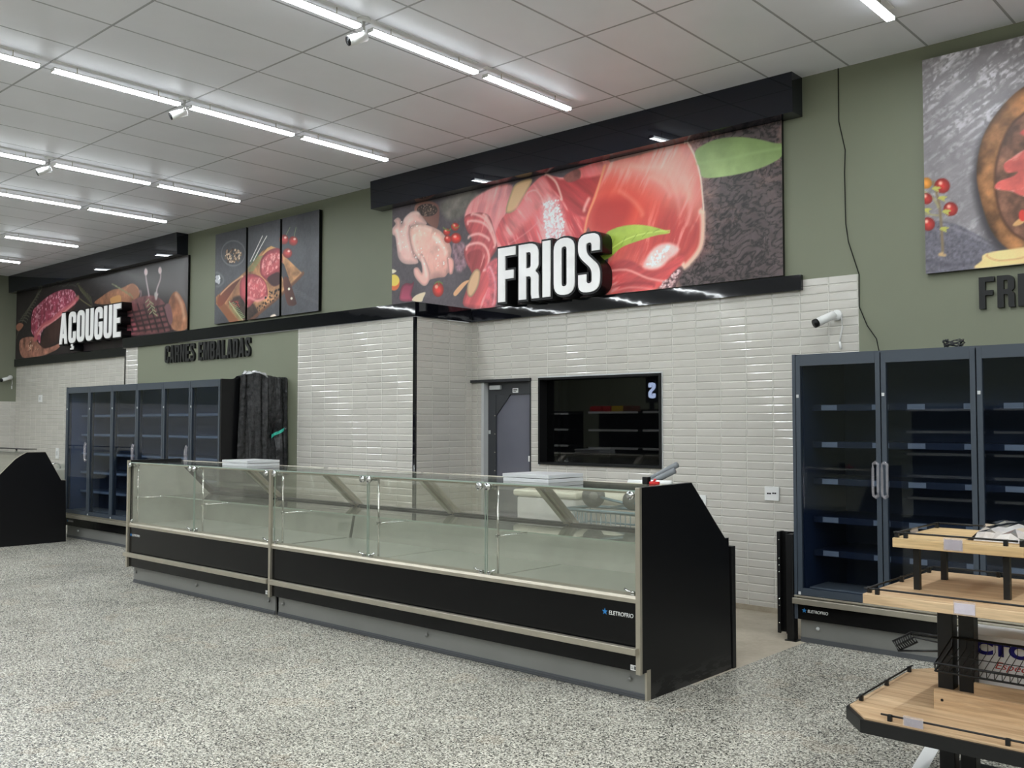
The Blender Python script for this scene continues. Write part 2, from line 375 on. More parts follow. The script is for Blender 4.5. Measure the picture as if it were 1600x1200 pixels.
class Canvas:
    def __init__(s, x0, x1, z0, z1, step):
        s.nx, s.nz = int((x1 - x0) / step) + 1, int((z1 - z0) / step) + 1
        s.xs, s.zs = np.linspace(x0, x1, s.nx), np.linspace(z0, z1, s.nz)
        s.X, s.Z = np.meshgrid(s.xs, s.zs); s.C = np.zeros((s.nz, s.nx, 3))
    def win(s, p, pad):
        p = np.asarray(p)
        i0, i1 = np.searchsorted(s.xs, [p[:, 0].min() - pad, p[:, 0].max() + pad]); j0, j1 = np.searchsorted(s.zs, [p[:, 1].min() - pad, p[:, 1].max() + pad])
        return slice(j0, j1), slice(i0, i1)
    def dist(s, X, Z, p, closed):
        best = np.full(X.shape, 1e9); n = len(p); ins = np.zeros(X.shape, bool)
        for i in range(n if closed else n - 1):
            a, b = p[i], p[(i + 1) % n]; d = b - a; L2 = max(d @ d, 1e-12)
            t = np.clip(((X - a[0]) * d[0] + (Z - a[1]) * d[1]) / L2, 0, 1)
            best = np.minimum(best, (X - a[0] - t * d[0]) ** 2 + (Z - a[1] - t * d[1]) ** 2)
            if closed:
                c = (a[1] > Z) != (b[1] > Z)
                ins ^= c & (X < (b[0] - a[0]) * (Z - a[1]) / (b[1] - a[1] if b[1] != a[1] else 1e-9) + a[0])
        return np.sqrt(best), ins
    def run(s, ops):
        for op in ops: getattr(s, 'do_' + op[0])(*op[1:])
        return s
    def do_BG(s, c, amp, sc, seed, bias):
        n = fbm(s.X, s.Z, sc, seed, 5); g = fbm(s.X, s.Z, sc * 12, seed + 3, 3)
        s.C[:] = np.array(c)[None, None] * (1 + amp * 2 * (n - .5) + amp * (g - .5))[..., None]
    def do_SC(s, c, a, seed):
        u, v = s.X * .86 + s.Z * .5, -s.X * .5 + s.Z * .86
        n = fbm(u * 6, v * 30, 1.2, seed, 5) ; m = fbm(s.X, s.Z, 1.6, seed + 1, 3); k = fbm(s.X, s.Z, 45, seed + 4, 2)
        w = np.clip((n - .42) * 4, 0, 1) * np.clip((m - .22) * 2.6, .15, 1) * np.clip((k - .32) * 4, 0, 1) * a
        s.C += (np.array(c) - s.C) * w[..., None]
    def do_P(s, pts, c, soft, k):
        p = np.array(pts, float)
        if k.get('sm', 1): p = smoothpts(p)
        sl = s.win(p, soft * 1.5); X, Z = s.X[sl], s.Z[sl]
        if X.size == 0: return
        d, ins = s.dist(X, Z, p, True); sd = np.where(ins, d, -d)
        m = np.clip(sd / soft + .5, 0, 1); m = m * m * (3 - 2 * m)
        col = np.ones(X.shape + (3,)) * np.array(c, float)
        if 'g' in k:
            c2, an = k['g']; an = math.radians(an); q = X * math.cos(an) + Z * math.sin(an)
            pq = p[:, 0] * math.cos(an) + p[:, 1] * math.sin(an)
            t = np.clip((q - pq.min()) / (pq.max() - pq.min()), 0, 1)[..., None]; col = col * (1 - t) + np.array(c2) * t
        if 'n' in k:
            a, sc, sd_ = k['n']; col *= (1 + a * 2.4 * (fbm(X, Z, sc, sd_, 5) - .5))[..., None]
        if 'marble' in k:
            w = np.clip((fbm(X, Z, 24, 91, 3) - .57) * 7, 0, .8); col += (np.array(k['marble']) - col) * w[..., None]
        if 'veins' in k:
            w = np.clip((fbm(X * 4 + Z * 2, Z * 16 - X * 7, 1, 95, 4) - .56) * 5, 0, .55); col += (np.array(k['veins']) - col) * w[..., None]
        if 'st' in k:          # meat fibres along a direction
            an, am = k['st']; an = math.radians(an); u, v = X * math.cos(an) + Z * math.sin(an), -X * math.sin(an) + Z * math.cos(an)
            f = fbm(u * 2.2, v * 17, 1, 31, 5); f2 = fbm(u * 1.1, v * 5, 1, 37, 3)
            col *= (1 + am * (1.6 * (f - .5) + 1.4 * (f2 - .5)))[..., None]
            w = np.clip((f - .62) * 4, 0, .45); col += (np.array((240, 200, 192)) - col) * w[..., None]
        if 'bark' in k:
            q = fbm(X, Z, 4, 96, 3); r = 1 - np.abs(fbm(X * 1.1 + q * .3, Z * 1.9 + q * .4, 12, 97, 5) - .5) * 2
            col *= (1 - np.clip((r - .80) * 3.2, 0, .6))[..., None] * (.8 + .4 * fbm(X, Z, 16, 99, 4))[..., None]
            w = np.clip((fbm(X * 1.2 + q * .2, Z * 1.5, 11, 98, 5) - .52) * 6, 0, .62) * np.clip((fbm(X, Z, 1.8, 90, 2) - .35) * 4, 0, 1); col += (np.array((178, 138, 128)) - col) * w[..., None]
        if 'edge' in k:
            f, wd = k['edge']; col *= (f + (1 - f) * np.clip(d / wd, 0, 1))[..., None]
        s.C[sl] += (col - s.C[sl]) * m[..., None]
    def do_L(s, pts, w, c, a, soft):
        p = np.array(pts, float)
        if len(p) > 2: p = np.vstack([smoothpts(p)[:-4], p[-1]])     # rounded stroke
        sl = s.win(p, w + soft); X, Z = s.X[sl], s.Z[sl]
        if X.size == 0: return
        d, _ = s.dist(X, Z, p, False); m = np.clip((w / 2 - d) / soft + .5, 0, 1) * a
        s.C[sl] += (np.array(c) - s.C[sl]) * m[..., None]
    def do_D(s, pts, n, r, cs, seed):
        p = np.array(pts, float); rg = random.Random(seed); got = 0
        while got < n:
            x, z = rg.uniform(*[f(p[:, 0]) for f in (min, max)]), rg.uniform(*[f(p[:, 1]) for f in (min, max)])
            _, i = s.dist(np.array([x]), np.array([z]), p, True)
            if not i[0]: got += .05; continue
            got += 1; q = r * rg.uniform(.6, 1.2); c = rg.choice(cs)
            a = [(x + q * math.cos(t), z + q * .85 * math.sin(t)) for t in np.arange(6) * math.pi / 3]
            s.do_P(a, c, .008, {'sm': 0})

def art_gain(c, gain):
    c = np.clip(c, 0, 255) / 255.0
    return np.clip(np.where(c <= .04045, c / 12.92, ((c + .055) / 1.055) ** 2.4) * gain, 0, .95)

def art_mat():
    t = NT('printed_picture'); at = t.add('ShaderNodeAttribute', attribute_name='ink')
    f = t.noise(t.coord(), 180, 2)
    c = t.mix(.10, at.outputs['Color'], t.ramp(f, [(.3, .55), (.7, 1.0)]), 'MULTIPLY')
    return t.setp(c, .38, 0, .35)

def picture(name, x0, x1, z0, z1, yf, yb, cv, gain, m, edge=(10, 10, 12), parent=None):
    """printed board: fine printed front at y = yf, plain sides and back"""
    xi = np.where((cv.xs >= x0 - 1e-6) & (cv.xs <= x1 + 1e-6))[0]; xs = cv.xs[xi].copy(); C = art_gain(cv.C[:, xi], gain)
    xs[0], xs[-1] = x0, x1
    nx, nz = len(xs), cv.nz; X, Z = np.meshgrid(xs, cv.zs)
    v = np.stack([X, np.full_like(X, yf), Z], -1).reshape(-1, 3)
    idx = np.arange(nx * nz).reshape(nz, nx)
    q = np.stack([idx[:-1, :-1], idx[:-1, 1:], idx[1:, 1:], idx[1:, :-1]], -1).reshape(-1, 4)
    n0 = nx * nz
    bxv = np.array([(x, y, z) for y in (yf, yb) for z in (z0, z1) for x in (x0, x1)], float)
    bq = np.array([(0, 4, 5, 1), (1, 5, 7, 3), (3, 7, 6, 2), (2, 6, 4, 0), (5, 4, 6, 7)]) + n0
    v = np.vstack([v, bxv]); q = np.vstack([q, bq])
    me = bpy.data.meshes.new(name)
    me.vertices.add(len(v)); me.loops.add(q.size); me.polygons.add(len(q))
    o = bpy.data.objects.new(name, me); loc = Vector(((x0 + x1) / 2, yb, z0)); o.location = loc
    me.vertices.foreach_set('co', (v - np.array(loc)).ravel())
    me.loops.foreach_set('vertex_index', q.ravel().astype(np.int32))
    me.polygons.foreach_set('loop_start', np.arange(0, q.size, 4, dtype=np.int32))
    try: me.polygons.foreach_set('loop_total', np.full(len(q), 4, dtype=np.int32))
    except Exception: pass
    me.update(calc_edges=True); me.validate()
    a = me.color_attributes.new('ink', 'FLOAT_COLOR', 'POINT')
    cc = np.ones((len(v), 4), np.float32); cc[:n0, :3] = C.reshape(-1, 3); cc[n0:, :3] = lin(edge)
    a.data.foreach_set('color', cc.ravel())
    me.materials.append(m); COL.objects.link(o)
    return o
ART = {
'frios': [('BG',(74,66,70),0.22,3.0,1,(0.5,0.25)),('P',[(-4.786,4.454),(-3.667,4.215),(-3.684,2.769),(-5.174,2.749),(-4.735,3.129),(-4.495,3.462),(-4.506,3.928)],(80,68,68),0.05,{'bark': 1,'sm': 0}),('P',[(-7.926,4.118),(-7.782,4.188),(-7.424,4.222),(-7.274,4.144),(-7.423,4.041),(-7.574,3.936),(-7.78,3.948)],(104,98,92),0.1,{'n': (0.3,9,3)}),('P',[(-7.701,3.662),(-7.522,3.639),(-7.446,3.449),(-7.571,3.319),(-7.674,3.402)],(120,92,100),0.05,{'n': (0.4,25,4)}),('P',[(-8.35,4.144),(-8.322,4.201),(-8.211,4.218),(-8.075,4.201),(-7.967,4.152),(-7.926,4.08),(-7.933,3.933),(-7.978,3.864),(-8.1,3.937),(-8.182,4.006),(-8.316,4.072)],(138,98,86),0.012,{'g': ((104,70,62),0)}),('P',[(-7.955,4.079),(-7.988,4.04),(-8.074,4.026),(-8.182,4.041),(-8.271,4.082),(-8.305,4.132),(-8.271,4.171),(-8.183,4.185),(-8.075,4.169),(-7.988,4.128)],(52,42,40),0.01,{}),('D',[(-8.28,4.143),(-8.211,4.18),(-8.047,4.159),(-7.966,4.096),(-8.019,4.029),(-8.183,4.043)],70,0.012,[(96,78,68),(70,56,50),(128,104,90)],5),('P',[(-8.575,4.004),(-8.519,4.073),(-8.406,4.124),(-8.294,4.113),(-8.21,4.038),(-8.133,3.942),(-8.265,3.941),(-8.39,3.955),(-8.427,3.907),(-8.403,3.75),(-8.346,3.629),(-8.275,3.507),(-8.401,3.498),(-8.543,3.528),(-8.63,3.605),(-8.66,3.725),(-8.69,3.864),(-8.74,3.9),(-8.746,3.969),(-8.685,4.019),(-8.715,4.066),(-8.648,4.092),(-8.593,4.061)],(226,180,170),0.012,{'n': (0.12,7,7),'edge': (0.75,0.07)}),('P',[(-8.432,3.917),(-8.362,3.959),(-8.209,3.949),(-8.046,3.898),(-7.885,3.815),(-7.774,3.698),(-7.721,3.591),(-7.734,3.504),(-7.695,3.474),(-7.682,3.403),(-7.707,3.311),(-7.772,3.331),(-7.829,3.291),(-7.935,3.292),(-8.055,3.286),(-8.101,3.281),(-8.129,3.378),(-8.206,3.48),(-8.29,3.556),(-8.38,3.671),(-8.431,3.792)],(230,182,166),0.012,{'n': (0.12,10,8),'g': ((206,150,138),-60),'edge': (0.78,0.09)}),('L',[(-8.098,3.637),(-8.152,3.549),(-8.124,3.452)],0.012,(205,150,138),0.5,0.01),('L',[(-8.06,3.613),(-8.108,3.529),(-8.086,3.437)],0.012,(205,150,138),0.5,0.01),('L',[(-8.022,3.59),(-8.065,3.509),(-8.048,3.421)],0.012,(205,150,138),0.5,0.01),('L',[(-7.984,3.567),(-8.022,3.489),(-8.01,3.406)],0.012,(205,150,138),0.5,0.01),('L',[(-7.947,3.544),(-7.979,3.47),(-7.973,3.391)],0.012,(205,150,138),0.5,0.01),('L',[(-7.91,3.521),(-7.936,3.45),(-7.935,3.376)],0.012,(205,150,138),0.5,0.01),('L',[(-7.872,3.498),(-7.893,3.43),(-7.898,3.361)],0.012,(205,150,138),0.5,0.01),('L',[(-7.835,3.476),(-7.851,3.411),(-7.861,3.346)],0.012,(205,150,138),0.5,0.01),('L',[(-7.799,3.453),(-7.809,3.392),(-7.824,3.331)],0.012,(205,150,138),0.5,0.01),('P',[(-8.254,3.58),(-8.207,3.597),(-8.163,3.532),(-8.097,3.412),(-8.08,3.298),(-8.123,3.231),(-8.191,3.223),(-8.274,3.28),(-8.344,3.359),(-8.355,3.44),(-8.283,3.447),(-8.214,3.377),(-8.217,3.463)],(228,172,160),0.01,{'edge': (0.75,0.04)}),('P',[(-7.791,3.489),(-7.752,3.512),(-7.695,3.474),(-7.682,3.394),(-7.715,3.312),(-7.762,3.33)],(222,160,150),0.01,{'edge': (0.7,0.03)}),('L',[(-8.427,3.954),(-8.438,3.87),(-8.397,3.711),(-8.34,3.59)],0.016,(160,105,98),0.7,0.02),('L',[(-8.518,4.035),(-8.405,4.095),(-8.279,4.086)],0.035,(246,222,212),0.55,0.05),('L',[(-8.661,3.938),(-8.626,3.817),(-8.596,3.698)],0.035,(246,222,212),0.55,0.05),('L',[(-8.348,3.915),(-8.209,3.911),(-8.072,3.858)],0.035,(246,222,212),0.55,0.05),('L',[(-8.361,3.821),(-8.341,3.704),(-8.262,3.581)],0.035,(246,222,212),0.55,0.05),('L',[(-8.22,3.538),(-8.173,3.458),(-8.137,3.341)],0.035,(246,222,212),0.55,0.05),('L',[(-8.018,3.776),(-7.884,3.666),(-7.818,3.566)],0.035,(246,222,212),0.55,0.05),('D',[(-8.633,4.032),(-8.49,4.069),(-8.046,3.892),(-7.779,3.671),(-7.752,3.448),(-8.042,3.331),(-8.402,3.636),(-8.63,3.702)],60,0.012,[(246,222,212),(214,160,150),(238,205,194)],8),('P',[(-7.743,3.795),(-7.754,3.773),(-7.783,3.762),(-7.818,3.767),(-7.847,3.786),(-7.858,3.811),(-7.847,3.833),(-7.819,3.844),(-7.783,3.839),(-7.754,3.821)],(214,58,48),0.01,{'edge': (0.6,0.05)}),('P',[(-7.799,3.82),(-7.802,3.814),(-7.811,3.812),(-7.822,3.813),(-7.83,3.818),(-7.834,3.824),(-7.83,3.83),(-7.822,3.832),(-7.811,3.831),(-7.802,3.826)],(246,150,132),0.02,{}),('P',[(-7.717,3.709),(-7.728,3.685),(-7.76,3.673),(-7.798,3.678),(-7.83,3.698),(-7.842,3.726),(-7.83,3.75),(-7.799,3.762),(-7.76,3.757),(-7.729,3.737)],(214,58,48),0.01,{'edge': (0.6,0.05)}),('P',[(-7.776,3.734),(-7.78,3.728),(-7.789,3.725),(-7.801,3.726),(-7.81,3.732),(-7.814,3.739),(-7.81,3.745),(-7.801,3.747),(-7.789,3.746),(-7.78,3.741)],(246,150,132),0.02,{}),('P',[(-7.602,3.837),(-7.614,3.811),(-7.646,3.799),(-7.685,3.805),(-7.718,3.826),(-7.73,3.854),(-7.718,3.88),(-7.686,3.892),(-7.646,3.886),(-7.614,3.865)],(214,58,48),0.01,{'edge': (0.6,0.05)}),('P',[(-7.662,3.861),(-7.666,3.855),(-7.675,3.852),(-7.687,3.854),(-7.697,3.859),(-7.701,3.867),(-7.697,3.873),(-7.687,3.876),(-7.675,3.874),(-7.666,3.869)],(246,150,132),0.02,{}),('P',[(-7.565,3.702),(-7.581,3.669),(-7.623,3.653),(-7.676,3.659),(-7.718,3.687),(-7.735,3.725),(-7.719,3.758),(-7.676,3.774),(-7.624,3.767),(-7.581,3.74)],(214,58,48),0.01,{'edge': (0.6,0.05)}),('P',[(-7.64,3.729),(-7.645,3.72),(-7.657,3.717),(-7.673,3.719),(-7.686,3.726),(-7.691,3.735),(-7.686,3.744),(-7.673,3.747),(-7.657,3.745),(-7.645,3.738)],(246,150,132),0.02,{}),('L',[(-7.702,3.882),(-7.663,3.83),(-7.599,3.849)],0.012,(110,120,60),1.0,0.01),('L',[(-7.859,3.863),(-7.78,3.819),(-7.741,3.832)],0.014,(96,112,56),1.0,0.01),('P',[(-7.847,3.145),(-7.864,3.097),(-7.91,3.07),(-7.968,3.076),(-8.015,3.111),(-8.033,3.163),(-8.015,3.211),(-7.969,3.238),(-7.911,3.232),(-7.865,3.197)],(212,62,52),0.01,{'edge': (0.6,0.06)}),('P',[(-7.94,3.187),(-7.945,3.175),(-7.958,3.168),(-7.974,3.17),(-7.988,3.179),(-7.993,3.192),(-7.988,3.205),(-7.975,3.212),(-7.958,3.21),(-7.945,3.201)],(245,150,130),0.02,{}),('L',[(-7.993,3.224),(-7.935,3.246),(-7.868,3.212)],0.014,(92,112,60),1.0,0.01),('L',[(-7.935,3.246),(-7.926,3.199)],0.012,(92,112,60),1.0,0.01),('P',[(-8.604,3.301),(-8.623,3.246),(-8.675,3.216),(-8.74,3.222),(-8.793,3.262),(-8.814,3.322),(-8.794,3.377),(-8.742,3.407),(-8.677,3.4),(-8.624,3.36)],(196,96,48),0.01,{}),('P',[(-8.61,3.329),(-8.628,3.29),(-8.677,3.269),(-8.738,3.275),(-8.789,3.305),(-8.808,3.349),(-8.789,3.388),(-8.74,3.408),(-8.678,3.402),(-8.629,3.371)],(240,190,84),0.01,{}),('P',[(-8.591,3.084),(-8.591,3.196),(-8.555,3.26),(-8.484,3.285),(-8.399,3.269),(-8.354,3.288),(-8.36,3.235),(-8.398,3.14),(-8.375,3.062)],(170,72,96),0.01,{'g': ((120,44,64),80),'edge': (0.7,0.04)}),('P',[(-8.383,3.066),(-8.314,3.123),(-8.155,3.144),(-8.187,3.08),(-8.225,3.038)],(206,188,158),0.012,{}),('P',[(-8.742,3.478),(-8.663,3.446),(-8.738,3.423)],(220,205,180),0.012,{}),('P',[(-7.511,3.926),(-7.404,4.103),(-7.082,4.2),(-6.818,4.19),(-6.799,4.059),(-6.934,3.775),(-6.989,3.529),(-7.081,3.608),(-7.165,3.835),(-7.317,3.933)],(212,130,130),0.04,{'st': (70,0.25),'n': (0.1,5,9)}),('P',[(-7.012,3.531),(-6.989,3.783),(-6.764,3.959),(-6.501,4.143),(-6.331,4.206),(-6.082,4.136),(-5.882,4.197),(-5.515,4.208),(-5.564,4.047),(-5.688,3.812),(-5.766,3.596),(-5.923,3.46),(-6.416,3.458)],(196,84,88),0.015,{'st': (-62,0.3),'g': ((206,104,104),80)}),('P',[(-6.889,3.897),(-6.817,4.089),(-6.728,4.188),(-6.51,4.191),(-6.623,4.03),(-6.746,3.896)],(202,162,118),0.012,{'edge': (0.75,0.03)}),('P',[(-6.588,4.041),(-6.415,4.178),(-6.247,4.1),(-6.331,3.919),(-6.675,3.706),(-6.853,3.596),(-6.898,3.737)],(212,118,118),0.12,{'st': (-50,0.3)}),('P',[(-6.331,4.206),(-6.144,4.128),(-5.764,4.081),(-5.557,4.045),(-5.707,3.728),(-5.903,3.71),(-6.075,3.863),(-6.197,3.988)],(170,60,62),0.04,{'st': (-40,0.25)}),('P',[(-6.082,4.149),(-5.897,4.193),(-5.874,4.094),(-6.022,4.075)],(132,78,72),0.02,{'n': (0.3,12,12)}),('P',[(-6.165,3.925),(-5.922,3.728),(-5.766,3.611),(-5.923,3.491),(-6.083,3.624)],(190,70,74),0.06,{'st': (-60,0.25)}),('P',[(-6.365,3.917),(-6.165,3.906),(-6.075,3.623),(-6.124,3.502),(-6.319,3.514)],(224,170,174),0.14,{'n': (0.3,30,11)}),('D',[(-6.365,3.93),(-6.156,3.917),(-6.059,3.589),(-6.104,3.473),(-6.331,3.502)],230,0.013,[(246,228,228),(250,240,240),(236,206,208)],11),('L',[(-6.331,4.206),(-6.206,4.125),(-6.14,4.001),(-6.124,3.918)],0.022,(238,196,184),0.85,0.02),('L',[(-6.588,4.038),(-6.458,4.063),(-6.365,3.917)],0.012,(234,180,176),0.7,0.02),('L',[(-6.853,3.545),(-6.544,3.655),(-6.365,3.793)],0.01,(224,150,150),0.6,0.02),('P',[(-5.773,3.581),(-5.734,3.819),(-5.602,4.09),(-5.556,4.175),(-5.166,4.194),(-4.649,4.207),(-4.564,4.104),(-4.501,3.92),(-4.473,3.743),(-4.472,3.544),(-4.479,3.403),(-4.474,3.283),(-4.54,3.148),(-4.685,3.056),(-4.819,2.984),(-4.895,2.898),(-5.033,2.852),(-5.246,2.812),(-5.502,2.816),(-5.569,2.999),(-5.537,3.303)],(204,92,84),0.012,{'st': (60,0.16),'n': (0.08,4,14)}),('P',[(-5.515,4.177),(-4.649,4.201),(-4.526,4.01),(-4.516,3.608),(-4.703,3.659),(-4.992,3.873),(-5.294,3.994)],(226,162,148),0.5,{'st': (60,0.12)}),('P',[(-5.707,3.634),(-5.572,3.971),(-5.258,3.918),(-4.993,3.704),(-4.925,3.494),(-5.315,3.451),(-5.612,3.513)],(208,78,62),0.45,{}),('P',[(-4.959,3.587),(-4.622,3.537),(-4.542,3.24),(-4.825,3.159),(-5.243,3.237),(-5.17,3.438)],(192,74,70),0.4,{'st': (70,0.2)}),('P',[(-5.727,3.668),(-5.649,3.812),(-5.46,3.82),(-5.277,3.77),(-5.259,3.631),(-5.388,3.498),(-5.669,3.52)],(176,58,54),0.16,{}),('L',[(-5.386,3.878),(-5.205,3.737),(-5.127,3.611)],0.02,(238,186,172),0.35,0.06),('L',[(-4.819,3.947),(-4.736,3.728),(-4.714,3.551)],0.02,(238,186,172),0.35,0.06),('L',[(-5.026,3.953),(-4.888,3.87),(-4.82,3.742)],0.02,(238,186,172),0.35,0.06),('L',[(-4.652,3.888),(-4.604,3.65),(-4.622,3.451)],0.02,(238,186,172),0.35,0.06),('L',[(-5.239,4.111),(-5.06,4.049),(-4.887,4.047)],0.02,(238,186,172),0.35,0.06),('L',[(-5.564,4.164),(-5.68,3.879),(-5.773,3.706),(-5.805,3.554)],0.024,(240,152,112),0.9,0.02),('L',[(-5.765,3.862),(-5.812,3.791),(-5.82,3.76)],0.035,(240,196,186),0.7,0.03),('L',[(-4.649,4.207),(-4.558,4.097),(-4.495,3.904),(-4.47,3.714),(-4.472,3.544)],0.016,(242,208,192),0.9,0.012),('L',[(-4.485,3.546),(-4.474,3.288),(-4.54,3.154),(-4.675,3.078)],0.05,(232,192,170),0.9,0.03),('L',[(-4.541,3.44),(-4.575,3.273),(-4.69,3.172)],0.03,(160,60,58),0.6,0.04),('P',[(-5.538,3.165),(-5.298,3.199),(-5.014,3.069),(-4.684,3.165),(-4.718,3.06),(-4.887,2.926),(-5.174,2.877),(-5.539,2.92)],(192,78,78),0.04,{'st': (20,0.3)}),('P',[(-5.119,3.11),(-4.995,3.273),(-4.824,3.298),(-4.717,3.227),(-4.818,3.152),(-4.955,3.074)],(236,190,184),0.05,{'n': (0.15,16,18)}),('D',[(-5.084,3.129),(-4.961,3.248),(-4.807,3.273),(-4.893,3.167),(-4.997,3.09)],60,0.012,[(250,232,230)],19),('L',[(-5.538,3.088),(-5.316,3.101),(-5.067,2.994),(-4.894,2.948)],0.018,(238,184,174),0.7,0.02),('L',[(-5.539,2.935),(-5.209,2.964),(-4.998,2.914)],0.02,(120,40,44),0.5,0.03),('P',[(-5.577,2.832),(-5.317,2.884),(-4.998,2.861),(-4.725,3.06),(-4.692,2.999),(-4.827,2.81),(-4.964,2.705),(-5.615,2.758)],(92,66,68),0.03,{'n': (0.2,10,23)}),('D',[(-4.998,2.861),(-4.775,3.023),(-4.708,3.036),(-4.776,2.892),(-4.93,2.776)],90,0.013,[(214,184,184),(180,140,140)],24),('L',[(-5.539,2.874),(-5.281,2.926),(-4.998,2.87)],0.014,(214,140,136),0.7,0.02),('P',[(-7.52,3.921),(-7.404,3.96),(-7.166,3.918),(-7.072,3.761),(-7.016,3.532),(-7.118,3.384),(-7.071,3.147),(-7.089,2.891),(-7.516,2.926),(-7.478,3.118),(-7.382,3.247),(-7.489,3.426),(-7.519,3.57),(-7.403,3.667),(-7.481,3.782)],(184,84,86),0.014,{'st': (60,0.25),'edge': (0.75,0.05)}),('L',[(-7.462,3.849),(-7.293,3.853),(-7.137,3.752),(-7.058,3.537)],0.028,(234,184,178),0.8,0.025),('L',[(-7.485,3.565),(-7.34,3.617),(-7.198,3.565),(-7.136,3.427),(-7.22,3.299)],0.028,(234,184,178),0.8,0.025),('L',[(-7.451,3.691),(-7.293,3.715),(-7.137,3.626)],0.028,(234,184,178),0.8,0.025),('L',[(-7.222,3.919),(-7.105,3.782),(-7.035,3.585)],0.028,(234,184,178),0.8,0.025),('L',[(-7.404,3.946),(-7.222,3.885),(-7.1,3.723)],0.028,(234,184,178),0.8,0.025),('P',[(-7.47,3.501),(-7.292,3.542),(-7.193,3.447),(-7.23,3.301),(-7.353,3.175),(-7.42,3.085),(-7.459,3.186),(-7.392,3.301)],(150,62,64),0.03,{'st': (70,0.25)}),('P',[(-7.459,3.186),(-7.353,3.321),(-7.268,3.291),(-7.296,3.135),(-7.4,3.021),(-7.468,3.061)],(198,160,124),0.014,{'edge': (0.7,0.03)}),('P',[(-7.685,3.095),(-7.547,3.194),(-7.44,3.212),(-7.508,3.156),(-7.645,3.056)],(206,156,116),0.01,{}),('P',[(-7.183,3.33),(-7.011,3.413),(-6.988,3.207),(-7.043,2.887),(-7.219,2.902),(-7.136,3.154)],(196,98,104),0.04,{'n': (0.25,14,20)}),('L',[(-7.136,3.325),(-7.043,3.145),(-7.079,2.911)],0.02,(232,190,196),0.6,0.03),('P',[(-4.545,4.091),(-4.474,4.148),(-4.316,4.178),(-4.124,4.16),(-3.938,4.108),(-3.757,4.033),(-3.678,4.005),(-3.688,3.911),(-3.777,3.864),(-3.959,3.829),(-4.223,3.824),(-4.453,3.852),(-4.492,3.939)],(118,140,84),0.012,{'g': ((146,168,110),-110),'n': (0.14,5,21)}),('L',[(-4.516,3.996),(-4.221,3.977),(-3.939,3.984),(-3.691,3.975)],0.02,(150,176,112),0.6,0.03),('P',[(-5.63,3.254),(-5.574,3.462),(-5.449,3.523),(-5.234,3.529),(-5.026,3.484),(-4.818,3.397),(-4.979,3.389),(-5.17,3.363),(-5.366,3.325),(-5.501,3.245),(-5.61,3.224)],(140,162,62),0.008,{'g': ((176,192,90),20),'n': (0.1,8,22)}),('L',[(-5.61,3.238),(-5.366,3.38),(-5.106,3.425),(-4.824,3.398)],0.012,(190,206,110),0.9,0.008),('L',[(-5.5,3.314),(-5.449,3.418)],0.006,(110,138,50),0.7,0.006),('L',[(-5.373,3.342),(-5.316,3.425)],0.006,(110,138,50),0.7,0.006),('L',[(-5.248,3.37),(-5.186,3.433)],0.006,(110,138,50),0.7,0.006),('L',[(-5.125,3.398),(-5.058,3.44)],0.006,(110,138,50),0.7,0.006),('L',[(-5.004,3.424),(-4.932,3.447)],0.006,(110,138,50),0.7,0.006)],
